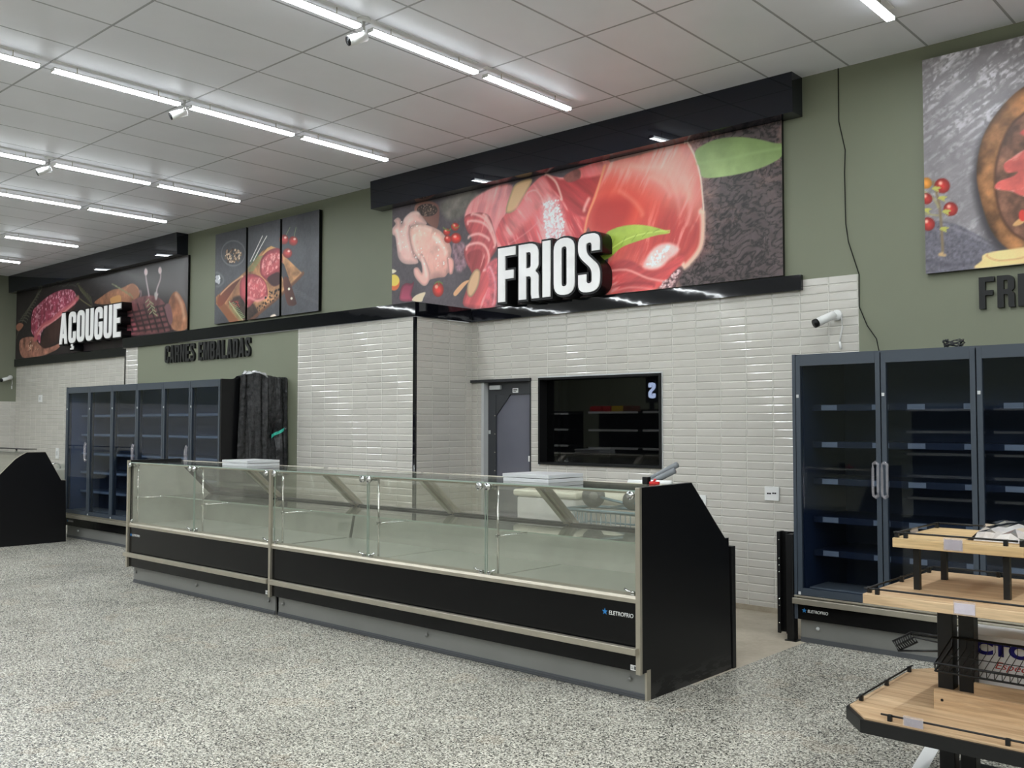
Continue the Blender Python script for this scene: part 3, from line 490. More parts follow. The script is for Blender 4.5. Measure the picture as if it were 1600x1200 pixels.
'acougue': [('BG',(42,36,38),0.25,2.0,31,(0.4,0.3)),('P',[(-15.692,4.181),(-13.498,4.246),(-13.475,3.45),(-14.368,3.628),(-15.119,3.854)],(96,92,92),0.5,{'sm': 0}),('P',[(-19.938,3.262),(-19.314,3.295),(-18.975,3.116),(-18.544,3.048),(-18.031,3.108),(-18.229,2.987),(-19.018,2.897),(-19.804,2.924)],(142,98,84),0.02,{'n': (0.4,9,32)}),('D',[(-19.762,3.205),(-19.2,3.219),(-19.025,3.028),(-19.521,2.961)],18,0.02,[(50,36,32),(200,170,150)],33),('L',[(-20.018,3.642),(-19.816,3.656),(-19.64,3.592)],0.02,(96,98,84),0.8,0.01),('L',[(-19.939,3.684),(-19.743,3.702),(-19.58,3.644)],0.02,(96,98,84),0.8,0.01),('L',[(-19.86,3.725),(-19.671,3.748),(-19.521,3.695)],0.02,(96,98,84),0.8,0.01),('L',[(-19.781,3.765),(-19.6,3.793),(-19.462,3.746)],0.02,(96,98,84),0.8,0.01),('L',[(-19.703,3.806),(-19.529,3.839),(-19.403,3.796)],0.02,(96,98,84),0.8,0.01),('L',[(-19.626,3.846),(-19.458,3.884),(-19.344,3.847)],0.02,(96,98,84),0.8,0.01),('L',[(-19.548,3.886),(-19.387,3.929),(-19.285,3.897)],0.02,(96,98,84),0.8,0.01),('L',[(-19.471,3.926),(-19.317,3.973),(-19.227,3.947)],0.02,(96,98,84),0.8,0.01),('L',[(-19.395,3.966),(-19.247,4.018),(-19.169,3.997)],0.02,(96,98,84),0.8,0.01),('L',[(-19.319,4.006),(-19.178,4.062),(-19.111,4.047)],0.02,(96,98,84),0.8,0.01),('L',[(-19.243,4.045),(-19.109,4.106),(-19.053,4.097)],0.02,(96,98,84),0.8,0.01),('L',[(-19.168,4.084),(-19.04,4.15),(-18.996,4.146)],0.02,(96,98,84),0.8,0.01),('L',[(-19.093,4.123),(-18.971,4.194),(-18.939,4.195)],0.02,(96,98,84),0.8,0.01),('L',[(-19.019,4.162),(-18.903,4.237),(-18.882,4.244)],0.02,(96,98,84),0.8,0.01),('L',[(-20.117,3.319),(-19.788,3.673),(-19.297,4.004),(-18.981,4.272)],0.025,(88,84,72),0.9,0.02),('L',[(-18.816,4.211),(-18.713,4.291)],0.02,(74,78,70),0.8,0.01),('L',[(-18.655,4.202),(-18.546,4.243)],0.02,(74,78,70),0.8,0.01),('L',[(-18.496,4.194),(-18.382,4.196)],0.02,(74,78,70),0.8,0.01),('L',[(-18.34,4.185),(-18.224,4.243)],0.02,(74,78,70),0.8,0.01),('L',[(-18.185,4.177),(-18.063,4.196)],0.02,(74,78,70),0.8,0.01),('L',[(-18.031,4.169),(-17.904,4.15)],0.02,(74,78,70),0.8,0.01),('L',[(-17.88,4.161),(-17.752,4.196)],0.02,(74,78,70),0.8,0.01),('L',[(-17.73,4.153),(-17.597,4.151)],0.02,(74,78,70),0.8,0.01),('L',[(-17.582,4.145),(-17.444,4.106)],0.02,(74,78,70),0.8,0.01),('L',[(-17.436,4.137),(-17.297,4.151)],0.02,(74,78,70),0.8,0.01),('P',[(-20.171,3.547),(-19.987,3.617),(-19.781,3.556),(-20.007,3.454)],(150,102,84),0.02,{}),('P',[(-19.407,3.461),(-19.368,3.78),(-19.125,3.898),(-18.699,4.02),(-18.283,4.082),(-17.876,4.089),(-17.538,4.031),(-17.414,3.874),(-17.468,3.778),(-17.857,3.684),(-18.155,3.576),(-18.671,3.457),(-18.922,3.339),(-18.966,3.149),(-19.135,3.25),(-19.34,3.353)],(138,60,78),0.02,{'n': (0.3,9,34),'marble': (214,170,180)}),('L',[(-19.136,3.261),(-19.033,3.391),(-18.822,3.49),(-18.506,3.539),(-18.059,3.678),(-17.663,3.766),(-17.433,3.861)],0.09,(176,92,98),0.95,0.04),('L',[(-19.014,3.344),(-18.82,3.456),(-18.462,3.51),(-18.006,3.641),(-17.47,3.821)],0.035,(222,160,154),0.6,0.03),('P',[(-18.951,3.171),(-18.669,3.435),(-18.054,3.59),(-17.466,3.75),(-17.653,3.56),(-18.036,3.217),(-18.65,3.042),(-18.92,3.095)],(58,40,38),0.03,{'n': (0.3,6,35)}),('L',[(-17.388,4.15),(-17.237,3.997)],0.02,(92,92,66),0.85,0.012),('L',[(-17.319,4.113),(-17.178,3.959)],0.02,(92,92,66),0.85,0.012),('L',[(-17.25,4.077),(-17.12,3.922)],0.02,(92,92,66),0.85,0.012),('L',[(-17.182,4.04),(-17.062,3.885)],0.02,(92,92,66),0.85,0.012),('L',[(-17.114,4.004),(-17.004,3.849)],0.02,(92,92,66),0.85,0.012),('L',[(-17.046,3.968),(-16.946,3.812)],0.02,(92,92,66),0.85,0.012),('L',[(-16.979,3.933),(-16.889,3.776)],0.02,(92,92,66),0.85,0.012),('L',[(-16.913,3.897),(-16.832,3.739)],0.02,(92,92,66),0.85,0.012),('L',[(-16.846,3.862),(-16.775,3.703)],0.02,(92,92,66),0.85,0.012),('L',[(-17.427,3.95),(-17.182,3.822),(-16.802,3.685)],0.02,(120,112,80),0.8,0.012),('P',[(-16.691,3.733),(-16.388,3.834),(-16.031,3.907),(-15.681,3.907),(-15.287,3.945),(-15.051,3.794),(-15.165,3.618),(-15.555,3.57),(-16.08,3.654)],(150,102,76),0.02,{'n': (0.35,7,36)}),('P',[(-16.085,3.765),(-15.735,3.789),(-15.718,3.665),(-16.021,3.663)],(190,140,86),0.02,{}),('P',[(-15.509,3.864),(-15.287,3.923),(-15.073,3.796),(-15.194,3.669),(-15.392,3.745)],(146,100,76),0.02,{}),('L',[(-16.035,4.01),(-15.857,3.951)],0.025,(128,130,96),0.8,0.015),('L',[(-15.904,3.964),(-15.739,3.902)],0.025,(128,130,96),0.8,0.015),('L',[(-15.774,3.919),(-15.622,3.853)],0.025,(128,130,96),0.8,0.015),('L',[(-15.646,3.874),(-15.507,3.804)],0.025,(128,130,96),0.8,0.015),('L',[(-15.519,3.829),(-15.392,3.756)],0.025,(128,130,96),0.8,0.015),('L',[(-15.393,3.786),(-15.279,3.708)],0.025,(128,130,96),0.8,0.015),('L',[(-15.051,3.794),(-15.056,3.636),(-15.33,3.579),(-15.669,3.579)],0.05,(150,120,124),0.7,0.03),('P',[(-15.75,3.436),(-15.499,3.598),(-15.058,3.694),(-14.577,3.678),(-14.212,3.525),(-13.993,3.266),(-13.958,3.082),(-14.874,3.063),(-15.651,3.106),(-15.841,3.238)],(112,70,72),0.02,{'n': (0.3,7,37)}),('P',[(-15.748,3.395),(-15.265,3.333),(-15.147,3.112),(-15.651,3.106),(-15.841,3.238)],(150,84,92),0.03,{'n': (0.2,8,38)}),('L',[(-15.554,3.556),(-15.258,3.146)],0.04,(44,34,36),0.85,0.02),('L',[(-15.329,3.571),(-15.038,3.131)],0.04,(44,34,36),0.85,0.02),('L',[(-15.109,3.584),(-14.822,3.117)],0.04,(44,34,36),0.85,0.02),('L',[(-14.891,3.556),(-14.61,3.104)],0.04,(44,34,36),0.85,0.02),('L',[(-14.677,3.525),(-14.402,3.09)],0.04,(44,34,36),0.85,0.02),('L',[(-14.467,3.495),(-14.198,3.077)],0.04,(44,34,36),0.85,0.02),('L',[(-14.261,3.465),(-13.997,3.064)],0.04,(44,34,36),0.85,0.02),('L',[(-15.664,3.443),(-14.06,3.499)],0.035,(48,36,38),0.8,0.02),('L',[(-15.661,3.367),(-14.057,3.408)],0.035,(48,36,38),0.8,0.02),('L',[(-15.658,3.291),(-14.055,3.316)],0.035,(48,36,38),0.8,0.02),('L',[(-15.655,3.214),(-14.052,3.225)],0.035,(48,36,38),0.8,0.02),('L',[(-15.652,3.138),(-14.049,3.133)],0.035,(48,36,38),0.8,0.02),('L',[(-14.857,4.132),(-14.836,3.985),(-14.766,3.794),(-14.736,3.713)],0.04,(196,176,180),0.85,0.03),('L',[(-14.383,4.081),(-14.363,3.937),(-14.476,3.767),(-14.448,3.687)],0.04,(196,176,180),0.85,0.03),('P',[(-14.786,4.085),(-14.796,4.052),(-14.825,4.034),(-14.862,4.038),(-14.892,4.062),(-14.905,4.097),(-14.894,4.13),(-14.866,4.148),(-14.829,4.144),(-14.799,4.12)],(226,206,208),0.03,{}),('P',[(-14.326,4.062),(-14.336,4.029),(-14.363,4.012),(-14.398,4.015),(-14.428,4.039),(-14.44,4.074),(-14.43,4.106),(-14.402,4.124),(-14.367,4.12),(-14.338,4.096)],(226,206,208),0.03,{}),('L',[(-14.515,3.693),(-14.493,3.639)],0.08,(190,184,180),0.8,0.03),('L',[(-14.734,3.634),(-14.839,3.591)],0.02,(150,158,120),0.9,0.012),('L',[(-14.711,3.601),(-14.578,3.537)],0.02,(150,158,120),0.9,0.012),('L',[(-14.689,3.567),(-14.794,3.524)],0.02,(150,158,120),0.9,0.012),('L',[(-14.667,3.534),(-14.534,3.471)],0.02,(150,158,120),0.9,0.012),('L',[(-14.645,3.501),(-14.749,3.457)],0.02,(150,158,120),0.9,0.012),('L',[(-14.623,3.468),(-14.49,3.406)],0.02,(150,158,120),0.9,0.012),('L',[(-14.601,3.435),(-14.704,3.391)],0.02,(150,158,120),0.9,0.012),('L',[(-14.579,3.402),(-14.447,3.341)],0.02,(150,158,120),0.9,0.012),('P',[(-14.091,3.527),(-13.99,3.65),(-13.843,3.672),(-13.659,3.541),(-13.543,3.357),(-13.502,3.082),(-13.923,3.08),(-14.096,3.35)],(164,116,88),0.02,{'n': (0.3,8,39),'g': ((120,72,50),70)}),('L',[(-13.866,3.634),(-13.691,3.468),(-13.612,3.238)],0.08,(226,190,160),0.5,0.06),('P',[(-14.21,3.461),(-14.06,3.499),(-13.953,3.263),(-14.05,3.169)],(120,84,88),0.03,{})],
'panels': [('BG',(70,70,74),0.18,3.0,51,(0.75,0.2)),('L',[(-11.011,3.463),(-10.789,3.463)],0.01,(104,100,104),0.4,0.02),('L',[(-10.936,3.436),(-10.723,3.435)],0.01,(104,100,104),0.4,0.02),('L',[(-10.861,3.409),(-10.657,3.407)],0.01,(104,100,104),0.4,0.02),('L',[(-10.787,3.383),(-10.592,3.38)],0.01,(104,100,104),0.4,0.02),('L',[(-10.714,3.357),(-10.527,3.352)],0.01,(104,100,104),0.4,0.02),('L',[(-10.641,3.331),(-10.463,3.325)],0.01,(104,100,104),0.4,0.02),('L',[(-10.569,3.305),(-10.399,3.298)],0.01,(104,100,104),0.4,0.02),('L',[(-10.497,3.279),(-10.335,3.271)],0.01,(104,100,104),0.4,0.02),('L',[(-10.426,3.254),(-10.273,3.245)],0.01,(104,100,104),0.4,0.02),('L',[(-10.356,3.229),(-10.21,3.218)],0.01,(104,100,104),0.4,0.02),('L',[(-10.286,3.204),(-10.148,3.192)],0.01,(104,100,104),0.4,0.02),('L',[(-10.216,3.179),(-10.086,3.166)],0.01,(104,100,104),0.4,0.02),('L',[(-11.916,4.048),(-11.938,3.982),(-12.003,3.931),(-12.102,3.902),(-12.22,3.902),(-12.341,3.929),(-12.446,3.981),(-12.517,4.049),(-12.543,4.123),(-12.52,4.191),(-12.452,4.242),(-12.35,4.269),(-12.229,4.268),(-12.109,4.239),(-12.008,4.187),(-11.941,4.12),(-11.916,4.048)],0.018,(120,120,122),0.7,0.02),('D',[(-12.41,4.161),(-12.134,4.151),(-12.007,4.054),(-12.045,3.931),(-12.34,3.941),(-12.45,4.048)],120,0.022,[(170,140,112),(96,76,62),(202,178,150),(60,48,42)],52),('L',[(-12.685,3.848),(-12.508,3.77),(-12.485,3.685),(-12.658,3.647)],0.03,(110,110,112),0.6,0.03),('D',[(-12.693,3.813),(-12.574,3.777),(-12.593,3.684),(-12.691,3.717)],16,0.03,[(226,226,226),(160,160,164)],53),('P',[(-12.676,3.489),(-11.918,3.779),(-11.482,4.03),(-11.269,4.071),(-11.134,4.023),(-10.539,3.615),(-10.818,3.47),(-11.234,3.284),(-11.841,3.05),(-12.256,3.067),(-12.673,3.382)],(138,92,64),0.015,{'n': (0.35,8,54),'g': ((184,136,94),-35),'sm': 0}),('P',[(-12.674,3.406),(-12.633,3.521),(-12.025,3.051),(-12.277,3.064)],(128,80,52),0.03,{'sm': 0}),('P',[(-12.242,3.393),(-11.91,3.433),(-11.542,3.152),(-11.861,3.051)],(54,38,32),0.05,{'n': (0.4,10,55)}),('P',[(-11.5,3.971),(-11.365,4.056),(-11.269,4.071),(-11.134,4.023),(-11.286,3.957)],(200,152,100),0.01,{'sm': 0}),('L',[(-11.841,3.05),(-11.009,3.375),(-10.539,3.615)],0.05,(104,64,42),0.8,0.02),('P',[(-11.535,3.761),(-11.511,3.916),(-11.364,4.007),(-11.153,4.03),(-11.02,3.965),(-10.994,3.746),(-11.057,3.555),(-11.239,3.54),(-11.474,3.664)],(150,62,68),0.015,{'n': (0.15,8,56),'edge': (0.8,0.05)}),('P',[(-11.492,3.778),(-11.471,3.9),(-11.344,3.959),(-11.133,3.961),(-11.026,3.904),(-11.017,3.793),(-11.243,3.707),(-11.436,3.682)],(178,84,88),0.02,{'marble': (222,160,156),'n': (0.12,12,57)}),('P',[(-11.357,3.63),(-11.09,3.691),(-11.012,3.551),(-11.2,3.503)],(60,32,34),0.03,{}),('P',[(-12.035,3.467),(-12.031,3.652),(-11.917,3.732),(-11.674,3.721),(-11.434,3.619),(-11.341,3.449),(-11.382,3.346),(-11.626,3.349),(-11.817,3.26),(-11.942,3.367)],(168,70,76),0.015,{'n': (0.12,8,58),'edge': (0.75,0.06)}),('P',[(-11.377,3.497),(-11.422,3.415),(-11.542,3.371),(-11.695,3.385),(-11.822,3.451),(-11.872,3.544),(-11.826,3.629),(-11.701,3.671),(-11.548,3.655),(-11.425,3.589)],(182,86,90),0.03,{'marble': (214,146,142),'n': (0.12,14,59)}),('L',[(-11.846,3.279),(-11.82,3.402),(-11.586,3.336),(-11.371,3.374)],0.04,(222,150,148),0.7,0.03),('D',[(-11.314,3.447),(-11.048,3.466),(-11.083,3.337),(-11.543,3.198),(-11.741,3.122)],60,0.02,[(60,40,32),(120,90,66),(36,26,24)],60),('P',[(-12.63,3.402),(-12.555,3.533),(-12.249,3.669),(-11.991,3.722),(-12.101,3.636),(-12.434,3.381),(-12.585,3.339)],(124,66,44),0.015,{'g': ((74,38,28),60)}),('L',[(-12.545,3.513),(-12.248,3.65),(-11.966,3.719)],0.025,(222,180,140),0.7,0.02),('D',[(-12.306,3.398),(-12.074,3.378),(-12.03,3.282),(-12.24,3.299)],30,0.018,[(150,60,50),(90,40,34)],61),('L',[(-12.305,3.351),(-12.191,3.365)],0.013,(120,142,100),0.9,0.008),('L',[(-12.305,3.351),(-12.299,3.29)],0.013,(100,124,84),0.9,0.008),('L',[(-12.274,3.328),(-12.161,3.342)],0.013,(120,142,100),0.9,0.008),('L',[(-12.274,3.328),(-12.269,3.267)],0.013,(100,124,84),0.9,0.008),('L',[(-12.244,3.304),(-12.131,3.318)],0.013,(120,142,100),0.9,0.008),('L',[(-12.244,3.304),(-12.239,3.243)],0.013,(100,124,84),0.9,0.008),('L',[(-12.214,3.281),(-12.101,3.295)],0.013,(120,142,100),0.9,0.008),('L',[(-12.214,3.281),(-12.209,3.22)],0.013,(100,124,84),0.9,0.008),('L',[(-12.184,3.258),(-12.072,3.272)],0.013,(120,142,100),0.9,0.008),('L',[(-12.184,3.258),(-12.179,3.197)],0.013,(100,124,84),0.9,0.008),('L',[(-12.154,3.234),(-12.042,3.249)],0.013,(120,142,100),0.9,0.008),('L',[(-12.154,3.234),(-12.149,3.174)],0.013,(100,124,84),0.9,0.008),('L',[(-12.124,3.211),(-12.013,3.225)],0.013,(120,142,100),0.9,0.008),('L',[(-12.124,3.211),(-12.119,3.15)],0.013,(100,124,84),0.9,0.008),('L',[(-12.095,3.188),(-11.983,3.202)],0.013,(120,142,100),0.9,0.008),('L',[(-12.095,3.188),(-12.089,3.127)],0.013,(100,124,84),0.9,0.008),('L',[(-12.065,3.165),(-11.954,3.179)],0.013,(120,142,100),0.9,0.008),('L',[(-12.065,3.165),(-12.059,3.104)],0.013,(100,124,84),0.9,0.008),('L',[(-12.035,3.142),(-11.925,3.157)],0.013,(120,142,100),0.9,0.008),('L',[(-12.035,3.142),(-12.03,3.082)],0.013,(100,124,84),0.9,0.008),('L',[(-12.006,3.119),(-11.895,3.134)],0.013,(120,142,100),0.9,0.008),('L',[(-12.006,3.119),(-12.0,3.059)],0.013,(100,124,84),0.9,0.008),('L',[(-12.318,3.388),(-12.155,3.246),(-11.952,3.087)],0.016,(160,172,130),0.9,0.008),('L',[(-11.816,3.779),(-11.695,3.778)],0.013,(112,134,84),0.9,0.008),('L',[(-11.816,3.779),(-11.83,3.849)],0.013,(92,116,72),0.9,0.008),('L',[(-11.788,3.801),(-11.667,3.8)],0.013,(112,134,84),0.9,0.008),('L',[(-11.788,3.801),(-11.802,3.872)],0.013,(92,116,72),0.9,0.008),('L',[(-11.76,3.824),(-11.64,3.822)],0.013,(112,134,84),0.9,0.008),('L',[(-11.76,3.824),(-11.774,3.894)],0.013,(92,116,72),0.9,0.008),('L',[(-11.733,3.846),(-11.613,3.844)],0.013,(112,134,84),0.9,0.008),('L',[(-11.733,3.846),(-11.746,3.916)],0.013,(92,116,72),0.9,0.008),('L',[(-11.705,3.868),(-11.585,3.866)],0.013,(112,134,84),0.9,0.008),('L',[(-11.705,3.868),(-11.719,3.938)],0.013,(92,116,72),0.9,0.008),('L',[(-11.677,3.89),(-11.558,3.887)],0.013,(112,134,84),0.9,0.008),('L',[(-11.677,3.89),(-11.691,3.959)],0.013,(92,116,72),0.9,0.008),('L',[(-11.65,3.911),(-11.531,3.909)],0.013,(112,134,84),0.9,0.008),('L',[(-11.65,3.911),(-11.663,3.981)],0.013,(92,116,72),0.9,0.008),('L',[(-11.622,3.933),(-11.504,3.931)],0.013,(112,134,84),0.9,0.008),('L',[(-11.622,3.933),(-11.636,4.003)],0.013,(92,116,72),0.9,0.008),('L',[(-11.595,3.955),(-11.476,3.953)],0.013,(112,134,84),0.9,0.008),('L',[(-11.595,3.955),(-11.608,4.025)],0.013,(92,116,72),0.9,0.008),('L',[(-11.779,3.919),(-11.641,4.067),(-11.486,4.24)],0.018,(214,212,206),0.95,0.008),('L',[(-11.698,3.915),(-11.561,4.058),(-11.38,4.224)],0.018,(214,212,206),0.95,0.008),('P',[(-11.017,3.815),(-10.961,3.787),(-10.842,3.577),(-10.968,3.555),(-11.014,3.639)],(60,60,64),0.01,{'sm': 0}),('P',[(-10.975,3.564),(-10.857,3.579),(-10.676,3.258),(-10.682,3.207),(-10.777,3.198),(-10.888,3.255)],(92,52,42),0.012,{'g': ((60,34,30),0)}),('P',[(-10.814,3.431),(-10.818,3.421),(-10.831,3.416),(-10.847,3.417),(-10.86,3.425),(-10.865,3.436),(-10.861,3.445),(-10.848,3.451),(-10.832,3.449),(-10.819,3.442)],(220,210,190),0.01,{}),('P',[(-10.753,3.297),(-10.758,3.288),(-10.77,3.282),(-10.786,3.284),(-10.799,3.291),(-10.804,3.302),(-10.799,3.312),(-10.787,3.317),(-10.771,3.315),(-10.758,3.308)],(220,210,190),0.01,{}),('P',[(-10.859,4.11),(-10.879,4.073),(-10.932,4.056),(-10.999,4.064),(-11.054,4.095),(-11.076,4.138),(-11.056,4.175),(-11.002,4.192),(-10.935,4.183),(-10.88,4.152)],(190,66,62),0.012,{'edge': (0.6,0.06)}),('P',[(-10.908,4.142),(-10.913,4.134),(-10.928,4.13),(-10.946,4.133),(-10.962,4.14),(-10.967,4.15),(-10.962,4.158),(-10.947,4.162),(-10.929,4.16),(-10.914,4.152)],(240,180,170),0.02,{}),('P',[(-10.65,4.063),(-10.669,4.028),(-10.719,4.011),(-10.783,4.019),(-10.835,4.049),(-10.855,4.089),(-10.836,4.125),(-10.785,4.141),(-10.722,4.133),(-10.67,4.103)],(190,66,62),0.012,{'edge': (0.6,0.06)}),('P',[(-10.694,4.095),(-10.7,4.087),(-10.714,4.083),(-10.732,4.085),(-10.747,4.093),(-10.752,4.102),(-10.747,4.111),(-10.733,4.114),(-10.715,4.112),(-10.7,4.105)],(240,180,170),0.02,{}),('P',[(-10.775,3.914),(-10.794,3.877),(-10.847,3.859),(-10.914,3.867),(-10.968,3.898),(-10.99,3.939),(-10.97,3.976),(-10.916,3.994),(-10.85,3.986),(-10.796,3.955)],(190,66,62),0.012,{'edge': (0.6,0.06)}),('P',[(-10.823,3.946),(-10.828,3.937),(-10.843,3.934),(-10.861,3.936),(-10.876,3.943),(-10.882,3.953),(-10.877,3.961),(-10.862,3.965),(-10.844,3.963),(-10.829,3.955)],(240,180,170),0.02,{}),('L',[(-10.912,4.187),(-10.832,4.27)],0.012,(120,132,96),1.0,0.01),('L',[(-10.735,4.135),(-10.693,4.251)],0.012,(120,132,96),1.0,0.01),('P',[(-11.269,3.098),(-11.155,3.112),(-11.115,3.032),(-11.229,3.04)],(220,200,180),0.02,{})],
'poster': [('BG',(122,117,120),0.16,1.5,71,(0.75,0.75)),('SC',(218,214,220),0.85,72),('P',[(-2.523,3.037),(-2.478,3.165),(-2.31,3.13),(-2.188,3.058),(-1.935,2.88),(-1.823,2.841),(-1.826,2.675),(-2.517,2.746)],(98,95,104),0.02,{'n': (0.25,60,73)}),('L',[(-2.394,3.131),(-2.189,3.026),(-1.935,2.855)],0.012,(150,146,152),0.5,0.02),('L',[(-2.515,2.879),(-2.316,2.813),(-2.132,2.824)],0.02,(70,68,76),0.6,0.03),('P',[(-0.922,3.297),(-0.98,2.845),(-1.211,2.678),(-1.557,2.665),(-1.83,2.767),(-1.963,2.841),(-2.068,2.986),(-2.133,3.211),(-2.161,3.432),(-2.115,3.685),(-2.002,3.867),(-1.827,4.009),(-1.527,4.104),(-1.183,3.979),(-0.977,3.656)],(60,56,60),0.08,{}),('P',[(-0.899,3.343),(-0.956,2.891),(-1.187,2.726),(-1.531,2.715),(-1.803,2.818),(-1.935,2.893),(-2.039,3.038),(-2.104,3.263),(-2.132,3.484),(-2.086,3.735),(-1.973,3.917),(-1.799,4.058),(-1.501,4.152),(-1.158,4.024),(-0.953,3.701)],(158,108,68),0.012,{'n': (0.5,8,74),'edge': (0.6,0.06)}),('L',[(-1.009,3.363),(-1.066,2.984),(-1.268,2.854),(-1.528,2.847),(-1.801,2.939),(-1.928,3.065),(-1.986,3.244),(-1.995,3.481),(-1.923,3.724),(-1.803,3.852),(-1.504,3.988),(-1.179,3.85),(-1.036,3.622),(-1.009,3.363)],0.03,(70,44,32),0.9,0.02),('P',[(-1.009,3.363),(-1.066,2.984),(-1.268,2.854),(-1.528,2.847),(-1.801,2.939),(-1.928,3.065),(-1.986,3.244),(-1.995,3.481),(-1.923,3.724),(-1.803,3.852),(-1.504,3.988),(-1.179,3.85),(-1.036,3.622)],(108,74,58),0.02,{'n': (0.6,11,75)}),('P',[(-1.946,3.511),(-1.883,3.557),(-1.808,3.595),(-1.675,3.653),(-1.461,3.528),(-1.431,3.279),(-1.611,3.206),(-1.815,3.255),(-1.898,3.305),(-2.004,3.341),(-1.987,3.39),(-1.886,3.415),(-1.855,3.443),(-1.924,3.447)],(196,92,84),0.012,{'n': (0.2,7,76),'veins': (236,180,168)}),('P',[(-1.823,3.735),(-1.728,3.768),(-1.637,3.707),(-1.693,3.656),(-1.814,3.702)],(190,88,80),0.02,{}),('P',[(-1.893,3.061),(-1.854,3.097),(-1.818,3.113),(-1.819,3.067),(-1.87,3.047)],(196,150,100),0.01,{}),('P',[(-1.801,3.115),(-1.806,3.091),(-1.82,3.078),(-1.836,3.08),(-1.849,3.097),(-1.854,3.122),(-1.848,3.146),(-1.835,3.16),(-1.818,3.157),(-1.805,3.14)],(200,60,50),0.01,{}),('L',[(-2.447,3.45),(-2.411,3.333),(-2.393,3.175),(-2.387,2.909)],0.02,(120,104,80),0.95,0.01),('L',[(-2.517,3.406),(-2.443,3.338),(-2.412,3.266)],0.014,(150,140,100),0.9,0.01),('L',[(-2.52,3.233),(-2.413,3.204)],0.012,(150,140,100),0.9,0.01),('L',[(-2.387,2.909),(-2.406,2.902),(-2.368,2.893)],0.02,(180,150,110),1.0,0.01),('P',[(-2.322,3.418),(-2.333,3.385),(-2.361,3.369),(-2.396,3.375),(-2.424,3.4),(-2.435,3.437),(-2.423,3.47),(-2.394,3.486),(-2.359,3.48),(-2.332,3.454)],(196,58,52),0.01,{'edge': (0.6,0.05)}),('P',[(-2.378,3.447),(-2.38,3.44),(-2.386,3.436),(-2.394,3.437),(-2.401,3.443),(-2.403,3.451),(-2.4,3.459),(-2.394,3.463),(-2.386,3.461),(-2.38,3.455)],(240,170,150),0.02,{}),('P',[(-2.451,3.339),(-2.46,3.315),(-2.482,3.302),(-2.508,3.306),(-2.529,3.326),(-2.537,3.353),(-2.528,3.377),(-2.507,3.39),(-2.48,3.385),(-2.459,3.366)],(196,58,52),0.01,{'edge': (0.6,0.05)}),('P',[(-2.494,3.366),(-2.496,3.359),(-2.503,3.355),(-2.511,3.356),(-2.517,3.362),(-2.519,3.37),(-2.517,3.378),(-2.51,3.381),(-2.502,3.38),(-2.496,3.374)],(240,170,150),0.02,{}),('P',[(-2.269,3.231),(-2.279,3.201),(-2.305,3.186),(-2.338,3.19),(-2.363,3.214),(-2.373,3.247),(-2.362,3.277),(-2.336,3.293),(-2.304,3.288),(-2.278,3.264)],(196,58,52),0.01,{'edge': (0.6,0.05)}),('P',[(-2.32,3.259),(-2.323,3.252),(-2.329,3.248),(-2.337,3.249),(-2.343,3.255),(-2.345,3.263),(-2.343,3.27),(-2.336,3.274),(-2.329,3.273),(-2.322,3.267)],(240,170,150),0.02,{}),('P',[(-2.436,3.141),(-2.446,3.112),(-2.472,3.096),(-2.503,3.1),(-2.529,3.123),(-2.538,3.155),(-2.528,3.185),(-2.502,3.2),(-2.47,3.196),(-2.445,3.173)],(196,58,52),0.01,{'edge': (0.6,0.05)}),('P',[(-2.486,3.168),(-2.489,3.161),(-2.495,3.157),(-2.503,3.158),(-2.51,3.164),(-2.512,3.172),(-2.509,3.179),(-2.503,3.183),(-2.495,3.182),(-2.489,3.176)],(240,170,150),0.02,{}),('P',[(-2.454,3.46),(-2.462,3.435),(-2.484,3.423),(-2.51,3.427),(-2.531,3.447),(-2.539,3.475),(-2.531,3.5),(-2.509,3.512),(-2.482,3.508),(-2.461,3.488)],(226,150,62),0.01,{'edge': (0.7,0.04)}),('P',[(-2.411,3.337),(-2.386,3.351),(-2.344,3.335),(-2.365,3.323),(-2.357,3.302),(-2.39,3.321)],(170,166,84),0.006,{}),('P',[(-2.454,3.418),(-2.429,3.431),(-2.387,3.415),(-2.408,3.403),(-2.4,3.382),(-2.433,3.401)],(170,166,84),0.006,{}),('P',[(-2.528,3.261),(-2.502,3.275),(-2.459,3.26),(-2.481,3.248),(-2.472,3.226),(-2.506,3.245)],(170,166,84),0.006,{}),('P',[(-2.403,3.099),(-2.377,3.113),(-2.336,3.098),(-2.357,3.086),(-2.349,3.065),(-2.382,3.083)],(170,166,84),0.006,{}),('P',[(-2.383,3.229),(-2.358,3.243),(-2.317,3.228),(-2.338,3.215),(-2.33,3.194),(-2.363,3.212)],(170,166,84),0.006,{}),('P',[(-2.149,2.768),(-2.108,2.822),(-2.076,2.872),(-1.822,2.887),(-1.439,2.896),(-1.442,2.756),(-1.825,2.766)],(222,188,132),0.012,{'n': (0.1,5,77)}),('L',[(-2.068,2.862),(-1.994,2.809),(-1.824,2.816)],0.01,(180,140,96),0.7,0.01)],
}

